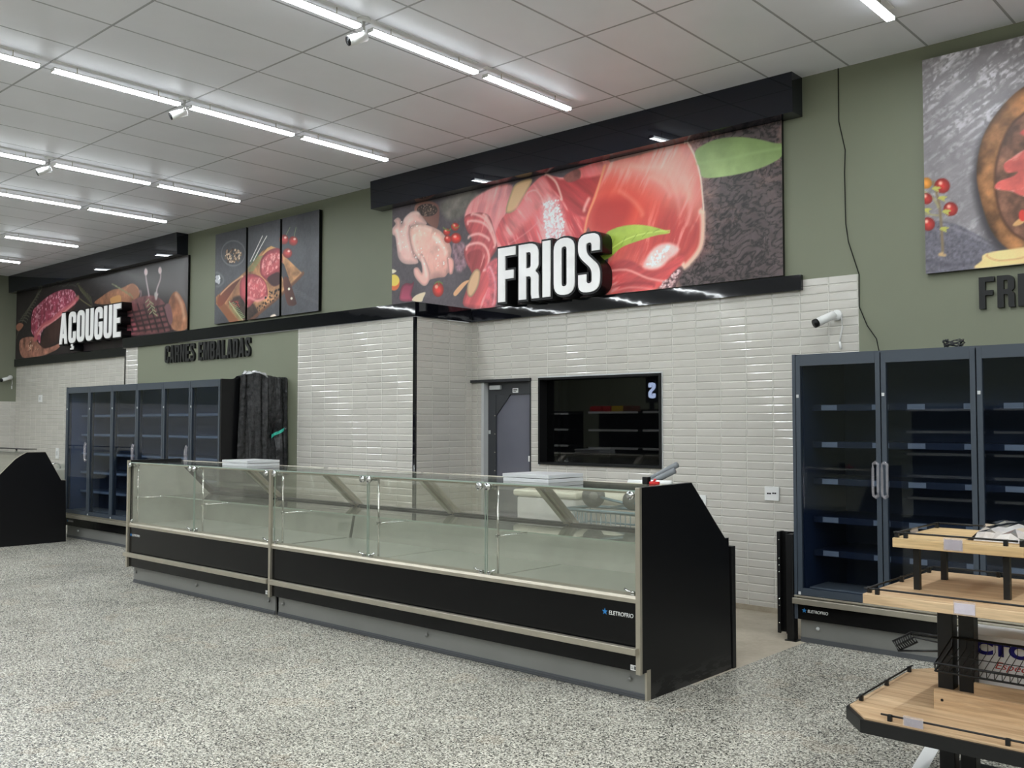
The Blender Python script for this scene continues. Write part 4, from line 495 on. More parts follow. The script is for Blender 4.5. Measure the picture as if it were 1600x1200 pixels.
# ================================================================== finishes
M = {}
M['green'] = paint('green_wall_paint', (126, 129, 110), .55, 0, .35, .03, 1.2, .04, 160)
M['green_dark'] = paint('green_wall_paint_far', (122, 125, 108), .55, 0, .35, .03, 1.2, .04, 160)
M['black_gloss'] = paint('black_gloss_laminate', (15, 16, 22), .03, 0, .5, .15, .6, .12, 2.4, .02)
M['navy_gloss'] = paint('navy_black_panel', (20, 23, 35), .03, 0, .5, .12, .7, .003, 1.2, .02)
M['black_satin'] = paint('black_satin_panel', (12, 12, 14), .36, 0, .3, .2, 2.2)
M['black_body'] = paint('black_coated_steel', (13, 13, 14), .22, 0, .22, .2, 2.)
def scuffed():
    t = NT('black_end_panel'); p = t.pos(); sx = t.add('ShaderNodeSeparateXYZ'); t.link(p, sx.inputs[0])
    n = t.noise(t.mapping(p, (3, 3, 14)), 2.2, 5, .6)
    low = t.ramp(sx.outputs[2], [(.0, 1.0), (.14, 0.0)])
    w = t.math('MULTIPLY', t.math('MULTIPLY', low, t.math('GREATER_THAN', n, .5)), .16)
    c = t.mix(w, lin((12, 12, 14)), lin((120, 118, 116)))
    return t.setp(c, .36, 0, .3)
M['end_panel'] = scuffed()
M['black_metal'] = paint('black_powder_coat', (16, 16, 17), .42, 0, .4, .2, 6, .05, 200)
M['steel'] = paint('brushed_steel', (182, 175, 160), .36, .7, .5, .08, 9)
M['chrome'] = paint('chrome', (215, 216, 216), .1, 1., .5, .03, 5)
M['kick'] = paint('grey_kick_plate', (130, 130, 127), .36, .2, .5, .08, 1.5)
M['kick_dark'] = paint('dark_grey_plinth', (86, 88, 92), .4, .2, .5, .08, 1.5)
M['slate'] = paint('slate_blue_frame', (62, 70, 80), .35, 0, .5, .06, 2)
M['navy'] = paint('navy_liner', (36, 50, 74), .4, 0, .5, .12, 1.5)
M['navy_left'] = paint('blue_grey_liner', (88, 104, 134), .4, 0, .5, .1, 1.5)  # liner lightened; its colour carries the milky sheen of the door glass
M['navy_shelf'] = paint('navy_shelf_steel', (96, 108, 124), .35, 0, .5, .1, 2)
M['pale'] = paint('pale_grey_plastic', (196, 198, 198), .4, 0, .5, .05, 3)
M['white'] = paint('white_plastic', (228, 228, 226), .4, 0, .5, .03, 3)
M['offwhite'] = paint('white_lamp_housing', (214, 214, 212), .45, 0, .4, .03, 3)
M['strip'] = paint('reflection_white', (250, 250, 250), .4, 0, .5, .02, 3)
M['tank'] = paint('grey_steel_tank', (178, 180, 172), .30, .4, .5, .14, 1.6, .05, 4)
M['edge'] = paint('dark_jamb', (40, 42, 45), .4, 0, .5, .1, 2)
M['door'] = paint('dark_grey_door', (58, 60, 64), .4, 0, .5, .06, 2)
M['black'] = paint('matt_black', (9, 9, 10), .6, 0, .3, .2, 4)
M['red'] = paint('red_plastic', (196, 30, 28), .4)
M['teal'] = paint('teal_tape', (64, 190, 168), .45, 0, .4, .05, 12)
M['blue'] = paint('blue_print', (36, 120, 186), .5)
M['ink_blue'] = paint('dark_blue_print', (28, 24, 140), .5)
M['ink_red'] = paint('red_print', (196, 64, 60), .5)
M['grey_pvc'] = paint('grey_pipe_plastic', (120, 124, 128), .35)
M['cart'] = paint('blue_grey_wire', (110, 136, 148), .35, .4)
M['rubber'] = paint('dark_rubber', (62, 64, 64), .6)
M['cream'] = paint('cream_film', (226, 224, 208), .35, 0, .5, .05, 4, .1, 6)
M['lamp'] = emitter('lamp_diffuser', (242, 250, 255), LAMP)
M['lampside'] = emitter('lamp_side_glow', (242, 250, 255), SIDE)
t = NT('sign_face_lit'); t.setp((.60, .60, .595), .10, 0, .5, t.bump(t.noise(t.pos(), 4.5, 2), .35, .03), lin((255, 255, 252)), .20); M['signface'] = t.m
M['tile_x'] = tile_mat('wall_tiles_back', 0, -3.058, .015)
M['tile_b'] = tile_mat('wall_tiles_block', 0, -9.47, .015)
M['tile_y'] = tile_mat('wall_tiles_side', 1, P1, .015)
M['glass'] = glass('counter_glass', (254, 254, 251), 1.0, .07, (210, 207, 194))  # dusty film thickened to stand in for the bright floor's milky reflection
M['glass_top'] = glass('counter_top_glass', (249, 252, 250), 1.0, .09, (200, 202, 196))
M['glass_edge'] = paint('glass_cut_edge', (158, 172, 160), .15, 0, .5, .05, 3)
M['glass_door'] = glass('cabinet_door_glass', (226, 232, 240), .7, .004, (120, 130, 140))
M['glass_dark'] = glass('window_dark_glass', (150, 154, 164), 1.5, .006, (120, 124, 130))
M['acrylic'] = glass('clear_acrylic', (250, 250, 252), .8, .16, (240, 234, 238), .05)
M['film'] = glass('clear_film', (246, 246, 248), 2.8, .42, (246, 246, 248), .09)

def floor_mat():
    t = NT('polished_granite'); p = t.pos()
    v = t.add('ShaderNodeTexVoronoi', feature='F1'); v.inputs['Scale'].default_value = 145; t.link(p, v.inputs['Vector'])
    sp = t.add('ShaderNodeSeparateColor'); t.link(v.outputs['Color'], sp.inputs[0])
    g = t.ramp(sp.outputs[0], [(.0, lin((52, 52, 50))), (.2, lin((104, 102, 96))), (.42, lin((172, 168, 156))), (.72, lin((212, 208, 194))), (1.0, lin((246, 243, 230)))])
    n2 = t.noise(p, 78, 4, .7)
    g = t.mix(.75, g, t.ramp(n2, [(.36, .28), (.5, .90), (.62, 1.2)]), 'MULTIPLY')
    big = t.noise(p, .9, 5, .62)
    g = t.mix(1.0, g, t.ramp(big, [(.3, .68), (.5, .90), (.68, 1.03)]), 'MULTIPLY')
    warm = t.noise(p, 3.1, 4)
    g = t.mix(t.math('MULTIPLY', t.math('GREATER_THAN', warm, .62), .10), g, lin((196, 170, 140)))
    r = .27
    return t.setp(g, r, 0, .35, t.bump(n2, .03, .002))
M['floor'] = floor_mat()

def concrete_mat():
    t = NT('bare_concrete'); p = t.pos(); n = t.noise(p, 2.4, 6, .65); k = t.noise(p, 30, 3)
    c = t.ramp(n, [(.3, lin((158, 146, 128))), (.7, lin((190, 180, 162)))])
    c = t.mix(.2, c, t.ramp(k, [(.3, .6), (.7, 1.0)]), 'MULTIPLY'); return t.setp(c, .6, 0, .3, t.bump(k, .1, .004))
M['concrete'] = concrete_mat()

def ceiling_mat():
    t = NT('ceiling_tiles'); p = t.pos(); sx = t.add('ShaderNodeSeparateXYZ'); t.link(p, sx.inputs[0])
    def joint(ax, o, pitch, w):
        f = t.math('FRACT', t.math('DIVIDE', t.math('SUBTRACT', sx.outputs[ax], o), pitch))
        return t.math('MULTIPLY', t.math('MINIMUM', f, t.math('SUBTRACT', 1.0, f)), pitch)
    d = t.math('MINIMUM', joint(0, -3.11, .6235, 0), joint(1, 6.942, 1.246, 0))
    j = t.math('LESS_THAN', d, .0095)
    c = t.ramp(t.noise(p, 1.4, 4), [(.3, lin((234, 234, 240))), (.7, lin((241, 241, 247)))])
    c = t.mix(j, c, lin((162, 162, 166)))
    b = t.bump(t.math('MINIMUM', t.math('DIVIDE', d, .012), 1.0), .5, .004)
    return t.setp(c, .40, 0, .5, b)
M['ceiling'] = ceiling_mat()

# ================================================================== room shell
bm = BM(); bx(bm, -21, XR, YB, 5.2, -.1, 0); bx(bm, -3.15, XR, 5.2, W + .1, -.1, 0); bx(bm, -21, -9.42, 5.2, W + .1, -.1, 0)
struct('floor', bm, M['floor'])
bm = BM(); bx(bm, -9.42, -3.15, 5.2, W + .1, -.1, 0.0)
struct('floor_service_strip', bm, M['concrete'])
struct('ceiling', bx(BM(), -21, XR, YB, W + .1, ZC, ZC + .1), M['ceiling'])

ZT = 2.828   # top of the tiling
DX0, DX1, DZ = -7.272, -6.558, 2.086
WX0, WX1, WZ0, WZ1 = -6.447, -4.940, 1.192, 2.090
bm = BM()
bx(bm, XL, -3.058, W, W + .2, ZT, ZC); bx(bm, -3.058, XR, W, W + .2, 0, ZC)
struct('wall_back', bm, M['green'])
bm = BM()
for a in ((XL, XB0, 0, ZT), (XB1 - .05, DX0, 0, ZT), (DX0, DX1, DZ, ZT), (DX1, WX0, 0, ZT), (WX0, WX1, 0, WZ0), (WX0, WX1, WZ1, ZT), (WX1, -3.058, 0, ZT)):
    bx(bm, a[0], a[1], W, W + .2, a[2], a[3])
struct('wall_back_lower', bm, M['tile_x'])
bm = BM(); bx(bm, XL - .2, XL, YB, W + .2, 2.05, ZC)
struct('wall_left', bm, M['green_dark'])
bm = BM(); bx(bm, XL - .2, XL, YB, W + .2, 0, 2.05)
struct('wall_left_lower', bm, M['tile_y'])
bm = BM(); bx(bm, XL - .2, XR + .2, YB - .2, YB, 0, ZC); struct('wall_front', bm, M['green'])
bm = BM(); bx(bm, XR, XR + .2, YB, W + .2, 0, ZC); struct('wall_right', bm, M['green'])
for i, z in enumerate((2.52, 3.50)):
    struct('trim_%d' % (i + 1), bx(BM(), XL, XL + .006, 4.0, W, z, z + .012), M['green_dark'])
# low block in front of the wall
bm = BM(); bx(bm, XB0 + .012, XB1 - .012, P1 + .012, W - .001, 0, 2.735)
struct('wall_partition', bm, M['green'])
bm = BM(); bx(bm, -13.454, -9.494, P1 + .004, P1 + .012, 0, 2.735); struct('wall_partition_face', bm, M['green'])
bm = BM(); bx(bm, -9.494, XB1, P1, P1 + .012, 0, 2.735); bx(bm, XB0, -13.454, P1, P1 + .012, 0, 2.735); struct('wall_partition_front', bm, M['tile_b'])
bm = BM(); bx(bm, XB1 - .012, XB1, P1 + .012, W - .001, 0, 2.735); bx(bm, XB0, XB0 + .012, P1 + .012, W - .001, 0, 2.735); struct('wall_partition_side', bm, M['tile_y'])
bm = BM(); bx(bm, XB1 - .028, XB1 + .006, P1 - .006, P1, .0, 2.735); bx(bm, XB1, XB1 + .006, P1, P1 + .02, .0, 2.735)
struct('trim_3', bm, M['black_gloss'])
struct('trim_4', bx(BM(), XB0 - .006, XB0 + .022, P1 - .006, P1, 0, 2.735), M['black_gloss'])

struct('baseboard_back', bx(BM(), DX1 + .01, -3.215, W - .012, W - .001, 0, .045), M['concrete'])
# door and window in the tiled wall
d = thing('door_1', '', '', (DX0, W, 0)); del d['label']; del d['category']; d['kind'] = 'structure'
bm = BM(); bx(bm, DX0, DX0 + .038, W - .012, W + .12, 0, DZ - .02); put('door_jamb', bm, M['pale'], d)
bm = BM(); bx(bm, XB1 + .001, DX1 + .004, W - .03, W + .10, DZ - .022, DZ + .008); bx(bm, DX1 - .02, DX1, W - .004, W + .14, 0, DZ - .022); put('door_lintel', bm, M['edge'], d)
y0 = W + .06
bm = BM(); bx(bm, DX0 + .038, DX0 + .150, y0, y0 + .05, 0, DZ - .022); bx(bm, DX0 + .15, DX1 - .02, y0, y0 + .05, 1.93, DZ - .022); bx(bm, DX0 + .15, DX1 - .02, y0, y0 + .05, 0, .45)
leaf = put('door_leaf', bm, M['door'], d)
bm = BM(); prism(bm, [(DX0 + .15, .45), (DX1 - .02, .45), (DX1 - .02, 1.93), (DX0 + .15, 1.93)], y0 + .02, y0 + .026, 'y')
t = NT('door_pane_grey'); t.setp(t.ramp(t.noise(t.coord(), 1.2, 3), [(.3, lin((96, 97, 108))), (.7, lin((112, 112, 122)))]), .12, 0, .5)
put('door_panel', bm, t.m, leaf)
bm = BM(); prism(bm, [(DX0 + .15, 1.93), (DX0 + .15, 1.70), (DX0 + .36, 1.93)], y0 + .006, y0 + .02, 'y'); put('reflection_corner', bm, M['door'], leaf)  # added dark corner that gives the pane's reflection its chamfered shape
bm = BM()
for k in range(7): lathe(bm, [(0, .006), (.004, .006), (.006, .003)], (DX0 + .14, y0, .5 + k * .2), (0, -1, 0), 8)
put('door_rivets', bm, M['steel'], leaf)
put('door_closer', bx(BM(), DX0 + .08, DX0 + .24, y0 - .03, y0, 1.985, 2.03, .004), M['pale'], leaf)
bm = BM(); bx(bm, DX0 + .40, DX0 + .48, y0 - .003, y0, 1.945, 1.995); o = put('door_notice', bm, M['white'], leaf)
bm = BM(); bx(bm, DX0 + .412, DX0 + .468, y0 - .004, y0 - .003, 1.972, 1.982); bx(bm, DX0 + .412, DX0 + .45, y0 - .004, y0 - .003, 1.956, 1.962); put('notice_print', bm, M['black'], leaf)
put('door_tag', bx(BM(), DX0 + .045, DX0 + .075, y0 - .004, y0, 1.50, 1.54), M['pale'], leaf)
put('door_lock', bx(BM(), DX1 - .03, DX1 - .014, W - .012, W + .0, 1.215, 1.275), M['white'], d)

wn = thing('window_1', '', '', (WX0, W, WZ0)); del wn['label']; del wn['category']; wn['kind'] = 'structure'
bm = BM(); f = .022
bx(bm, WX0, WX0 + f, W - .02, W + .2, WZ0, WZ1); bx(bm, WX1 - f, WX1, W - .02, W + .2, WZ0, WZ1); bx(bm, WX0 + f, WX1 - f, W - .02, W + .2, WZ0, WZ0 + f); bx(bm, WX0 + f, WX1 - f, W - .02, W + .2, WZ1 - f, WZ1)
put('window_frame', bm, M['black'], wn)
bm = BM(); bx(bm, WX0 - .012, WX0, W - .006, W, WZ0 - .012, WZ1 + .012); bx(bm, WX1, WX1 + .012, W - .006, W, WZ0 - .012, WZ1 + .012); bx(bm, WX0, WX1, W - .006, W, WZ1, WZ1 + .012); put('window_trim', bm, M['pale'], wn)
put('window_pane', bx(BM(), WX0 + f, WX1 - f, W + .10, W + .108, WZ0 + f, WZ1 - f), M['glass_dark'], wn)
put('window_mullion', bx(BM(), WX0 + .16, WX0 + .20, W + .108, W + .15, WZ0 + f, WZ1 - f), M['black'], wn)
bm = BM(); bx(bm, WX0 - .4, WX1 + .4, W + 1.8, W + 1.85, 0, 2.6); bx(bm, WX0 - .45, WX0 - .4, W + .2, W + 1.85, 0, 2.6); bx(bm, WX1 + .4, WX1 + .45, W + .2, W + 1.85, 0, 2.6); bx(bm, WX0 - .4, WX1 + .4, W + .2, W + 1.8, 2.6, 2.65); bx(bm, WX0 - .4, WX1 + .4, W + .2, W + 1.8, -.05, 0)
struct('wall_preparation_room', bm, M['door'])

# ================================================================== black fascias
bm = BM()
bx(bm, XB0 - .03, XB1 + .03, P1 - .03, P1 - .001, 2.738, 2.887); bx(bm, XB1 + .001, XB1 + .03, P1 - .001, W - .046, 2.738, 2.887)
bx(bm, XB0 - .03, XB0 - .001, P1 - .001, W - .003, 2.738, 2.887); bx(bm, XB0, XB1, P1, W - .003, 2.845, 2.862)
tag(put('fascia_ledge', bm, M['black_gloss'], None, False, (XB1, P1, 2.738)), 'glossy black ledge wrapping the top of the tiled block above CARNES EMBALADAS', 'ledge')
tag(put('fascia_ledge', bx(BM(), XB1 + .031, -3.528, W - .045, W - .002, 2.738, 2.868), M['black_gloss'], None, False, (-5, W, 2.738)), 'long black ledge directly under the FRIOS mural on the tiled wall', 'ledge')
tag(put('fascia_ledge', bx(BM(), XL + .01, XB0 - .035, W - .05, W - .002, 2.745, 2.895), M['black_gloss'], None, False, (-17, W, 2.745)), 'short black ledge under the dark steak mural by the corner', 'ledge')
def header(x0, x1, lab):
    h = thing('fascia_header', lab, 'header box', ((x0 + x1) / 2, W, 4.218))
    put('front_board', prism(BM(), [(W - .183, 4.218), (W - .168, 4.218), (W - .168, ZC), (W - .195, ZC)], x0, x1, 'x'), M['navy_gloss'], h)
    put('underside_board', bx(BM(), x0, x1, W - .168, W, 4.218, 4.233), M['navy_gloss'], h)
    put('end_board', bx(BM(), x1 - .012, x1, W - .168, W, 4.233, ZC), M['navy_gloss'], h); put('end_board', bx(BM(), x0, x0 + .012, W - .168, W, 4.233, ZC), M['navy_gloss'], h)
header(-8.973, -3.517, 'long black header box under the ceiling above the FRIOS mural')
header(XL + .01, -13.587, 'black header box under the ceiling above the dark AÇOUGUE mural')

# ================================================================== pictures on the wall
INK = art_mat()
cv = Canvas(-8.744, -3.69, 2.878, 4.216, .0075).run(ART['frios'])
tag(picture('mural', -8.744, -3.69, 2.878, 4.216, W - .037, W - .002, cv, 1.4, INK), 'wide mural of cured ham, raw chicken and basil leaves behind the FRIOS letters', 'mural')
cv = Canvas(-20.15, -13.507, 2.90, 4.216, .0125).run(ART['acougue'])
tag(picture('mural', -20.15, -13.507, 2.90, 4.216, W - .037, W - .002, cv, 1.25, INK), 'dark mural of raw and grilled steak behind the AÇOUGUE letters', 'mural')
cv = Canvas(-12.71, -10.18, 3.085, 4.42, .008).run(ART['panels'])
for a, b, l in ((-12.71, -11.895, 'narrow food picture showing a bowl of peppercorns and a brown knife handle'), (-11.845, -11.06, 'middle narrow picture showing two raw beef fillets and a carving fork'), (-11.01, -10.18, 'narrow food picture showing cherry tomatoes and a riveted knife handle')):
    tag(picture('food_picture', a, b, 3.085, 4.42, W - .05, W - .002, cv, 1.4, INK), l, 'picture', 'three narrow meat pictures on the green wall')
cv = Canvas(-2.51, -.40, 2.766, 4.432, .0085).run(ART['poster'])
tag(picture('poster', -2.51, -.40, 2.766, 4.432, W - .05, W - .002, cv, 1.4, INK), 'grey slate poster of sliced ham on a round wooden plate with cherry tomatoes', 'poster')

# ================================================================== lettering
def sign(name, txt, x0, z0, width, height, y, depth, grow, lab, lit, gap=.75):
    r = thing(name, lab, 'sign', (x0, y, z0))
    sx, sz, lay = layout(txt, width, height, gap)
    for c, x in lay:
        bm = glyph_mesh(c, sx, sz, depth, grow); bmesh.ops.translate(bm, verts=bm.verts, vec=(x0 + x, y, z0))
        L = put('letter', bm, M['black_metal'] if not lit else M['black_satin'], r)
        if lit:
            bm = glyph_mesh(c, sx, sz, .012); bmesh.ops.translate(bm, verts=bm.verts, vec=(x0 + x, y - depth, z0))
            put('lit_face', bm, M['signface'], L)['label'] = 'glowing white letter face'
    return r
sign('lit_sign', 'FRIOS', -6.837, 2.895, 1.338, .572, W - .039, .165, .022, 'large glowing white FRIOS letters standing before the cured ham mural', True)
sign('lit_sign', 'AÇOUGUE', -17.69, 3.045, 2.36, .560, W - .039, .165, .022, 'glowing white AÇOUGUE letters on the dark steak mural', True)
sign('wall_lettering', 'CARNES EMBALADAS', -12.615, 2.462, 2.14, .243, P1 + .004, .03, 0, 'black CARNES EMBALADAS letters on the green block', False)
sign('wall_lettering', 'FRIOS', -2.138, 2.465, .575, .236, W, .03, 0, 'small black FRIOS letters below the poster of the wooden plate', False)

# ================================================================== ceiling lamps
def make_tube(x, y1, lab):
    y0 = y1 - TUBE_LEN
    r = thing('linear_lamp', lab, 'lamp', (x, (y0 + y1) / 2, TUBE_Z), 'linear lamps under the ceiling')
    put('housing', bx(BM(), x - .03, x + .03, y0, y1, TUBE_Z + .02, TUBE_Z + .028), M['offwhite'], r)
    for xa in (x - .0295, x + .027):
        put('side_diffuser', bx(BM(), xa, xa + .0025, y0 + .006, y1 - .006, TUBE_Z, TUBE_Z + .02), M['lampside'], r)
    put('diffuser', bx(BM(), x - .027, x + .027, y0 + .006, y1 - .006, TUBE_Z, TUBE_Z + .004), M['lamp'], r)
    for ya in (y0, y1 - .006):
        put('end_cap', bx(BM(), x - .031, x + .031, ya, ya + .006, TUBE_Z - .001, TUBE_Z + .02), M['offwhite'], r)
    put('reflection_strip', bx(BM(), x - .028, x + .028, y0, y1, ZC - .004, ZC), M['strip'], r)  # added strip standing in for the lamp's mirror image in the ceiling
    for yy in (y0 + .2, y1 - .2):
        put('hanger', tube(BM(), [(x, yy, TUBE_Z + .028), (x, yy, ZC - .004)], .004, 6), M['steel'], r)
    return r
ORD = ['nearest the wall', 'second from the wall', 'third from the wall', 'fourth from the wall', 'fifth from the wall']
tube0 = None
for x, lm, n in ROWS:
    for k in range(n):
        lab = 'lit ceiling lamp, %s, row towards the %s' % (ORD[k], lm) if n > 1 else 'lit ceiling lamp by the wall in line with the %s' % lm
        y1 = TUBE_END - k * TUBE_PITCH
        if tube0 is None: tube0 = make_tube(x, y1, lab)
        else: dup(tube0, (x, y1 - TUBE_LEN / 2, TUBE_Z), lab)

# ================================================================== cameras
def ceiling_camera(x, y, lab):
    r = thing('security_camera', lab, 'camera', (x, y, ZC), 'bullet cameras on the ceiling')
    put('mount', lathe(BM(), [(0, .05), (.012, .05), (.02, .03), (.026, 0)], (x, y, ZC), (0, 0, -1), 18), M['white'], r, True)
    put('arm', tube(BM(), [(x, y, ZC - .02), (x + .005, y, ZC - .10), (x - .01, y - .03, ZC - .150)], .014, 10), M['white'], r, True)
    a = Vector((-.30, -.86, -.42)).normalized(); b = Vector((x - .01, y - .03, ZC - .150)) - a * .06
    put('body', lathe(BM(), [(0, .022), (.006, .036), (.15, .038), (.15, .034)], b, a, 20), M['white'], r, True)
    face = put('lens_face', lathe(BM(), [(.148, .034), (.158, .034), (.159, .03), (.152, .026), (.152, 0)], b, a, 20), M['black_satin'], r, True)
    put('lens', lathe(BM(), [(.152, .013), (.158, .012), (.161, .005), (.162, 0)], b, a, 14), M['rubber'], face, True)
ceiling_camera(-5.37, 4.37, 'white bullet camera on the ceiling between lamps in line with the FRIOS sign')
ceiling_camera(-7.90, 4.37, 'white bullet camera on the ceiling in the lamp row towards the raw chicken')
ceiling_camera(-10.80, 4.37, 'white bullet camera on the ceiling in the lamp row towards the narrow tomato picture')

def wall_camera(p, n, tip, lab, cord):
    p, n, tip = Vector(p), Vector(n), Vector(tip)
    r = thing('security_camera', lab, 'camera', p)
    put('mount', lathe(BM(), [(0, .045), (.018, .045), (.028, .034), (.032, 0)], p, n, 20), M['white'], r, True)
    k = p + n * .07; put('arm', tube(BM(), [p + n * .02, k], .013, 10), M['white'], r, True)
    a = (tip - k).normalized(); ln = (tip - k).length
    put('body', lathe(BM(), [(-.01, .02), (0, .034), (ln - .03, .036)], k, a, 20), M['white'], r, True)
    f = put('lens_face', lathe(BM(), [(ln - .03, .036), (ln, .036), (ln + .001, .031), (ln - .008, .029), (ln - .008, 0)], k, a, 20), M['black_satin'], r, True)
    put('lens', lathe(BM(), [(ln - .008, .014), (ln - .002, .012), (ln + .001, .005), (ln + .001, 0)], k, a, 14), M['rubber'], f, True)
    put('cord', tube(BM(), cord, .006, 8), M['white'], r, True)
    c = Vector(cord[-1]); put('plug', tube(BM(), [c, c + Vector((.012, -.002, -.06))], .010, 10), M['white'], r, True)
wall_camera((-3.236, W, 2.503), (0, -1, 0), (-3.345, W - .20, 2.425), 'white bullet camera on the tiled wall above the right cabinet',
            [(-3.22, W - .02, 2.515), (-3.195, W - .015, 2.48), (-3.19, W - .012, 2.40), (-3.205, W - .01, 2.34), (-3.215, W - .012, 2.285)])
wall_camera((XL, 7.50, 2.53), (1, 0, 0), (XL + .12, 7.28, 2.46), 'white bullet camera on the side wall in the far corner',
            [(XL + .01, 7.53, 2.50), (XL + .01, 7.54, 2.42), (XL + .01, 7.53, 2.36)])
tag(put('loose_cable', tube(BM(), [(-3.198, W - .006, ZC), (-3.199, W - .006, 4.11), (-3.148, W - .006, 3.86), (-3.156, W - .008, 3.67), (-3.152, W - .006, 3.25), (-3.132, W - .006, 3.10), (-3.046, W - .008, 2.82), (-3.05, W - .006, 2.56), (-2.985, W - .01, 2.40), (-2.909, W - .02, 2.29), (-2.87, W - .05, 2.14)], .004, 6), M['black'], None, True, (-3.1, W, 2.2)), 'thin black cable hanging down the green wall from ceiling to cabinet', 'cable')

def plate(x, z, w, h, lab, marks=None):
    r = thing('wall_plate', lab, 'switch', (x, W, z))
    put('cover', bx(BM(), x - w / 2, x + w / 2, W - .012, W, z - h / 2, z + h / 2, .003), M['white'], r)
    if marks:
        bm = BM()
        for a, b, dz in ((-.33, -.20, .0), (-.18, -.04, .0), (.04, .16, .004), (.18, .31, .004)): bx(bm, x + a * w, x + b * w, W - .013, W - .012, z - .006 + dz, z + .006 + dz)
        put('print', bm, M['black'], r)
    else: put('rocker', bx(BM(), x - w * .2, x + w * .2, W - .016, W - .012, z - h * .2, z + h * .2), M['pale'], r)
plate(-3.83, 1.015, .135, .12, 'square white plate on the tiled wall beside the right glass cabinet', 1)
plate(-4.515, .908, .09, .12, 'white switch plate on the tiles just behind the long counter end')
plate(-18.98, 2.09, .16, .14, 'small white plate high on the far tiled wall')
plate(-18.17, 1.06, .13, .20, 'white socket plate low on the far tiled wall above the sink')

# ================================================================== long glass display counter (two joined modules)
FY = 4.65
PROF = [(FY, .165), (FY, 1.236), (5.217, 1.240), (5.629, .857), (5.678, .857), (5.701, .0), (4.752, .0), (4.752, .165)]
def star(bm, x, y, z, r, d=.001):
    pts = []
    for k in range(10):
        a = math.pi / 2 + k * math.pi / 5; q = r if k % 2 == 0 else r * .42
        pts.append((x + q * math.cos(a), z + q * math.sin(a)))
    prism(bm, pts, y - d, y, 'y'); return bm
def logo(x, y, z, w, parent):
    put('logo_star', star(BM(), x + w * .09, y, z + w * .06, w * .095), M['blue'], parent)['label'] = 'blue star emblem'
    put('logo_lettering', sans_bm('ELETROFRIO', x + w * .22, y, z, w * .78, w * .105, .12, .012), M['white'], parent)['label'] = 'white maker lettering'

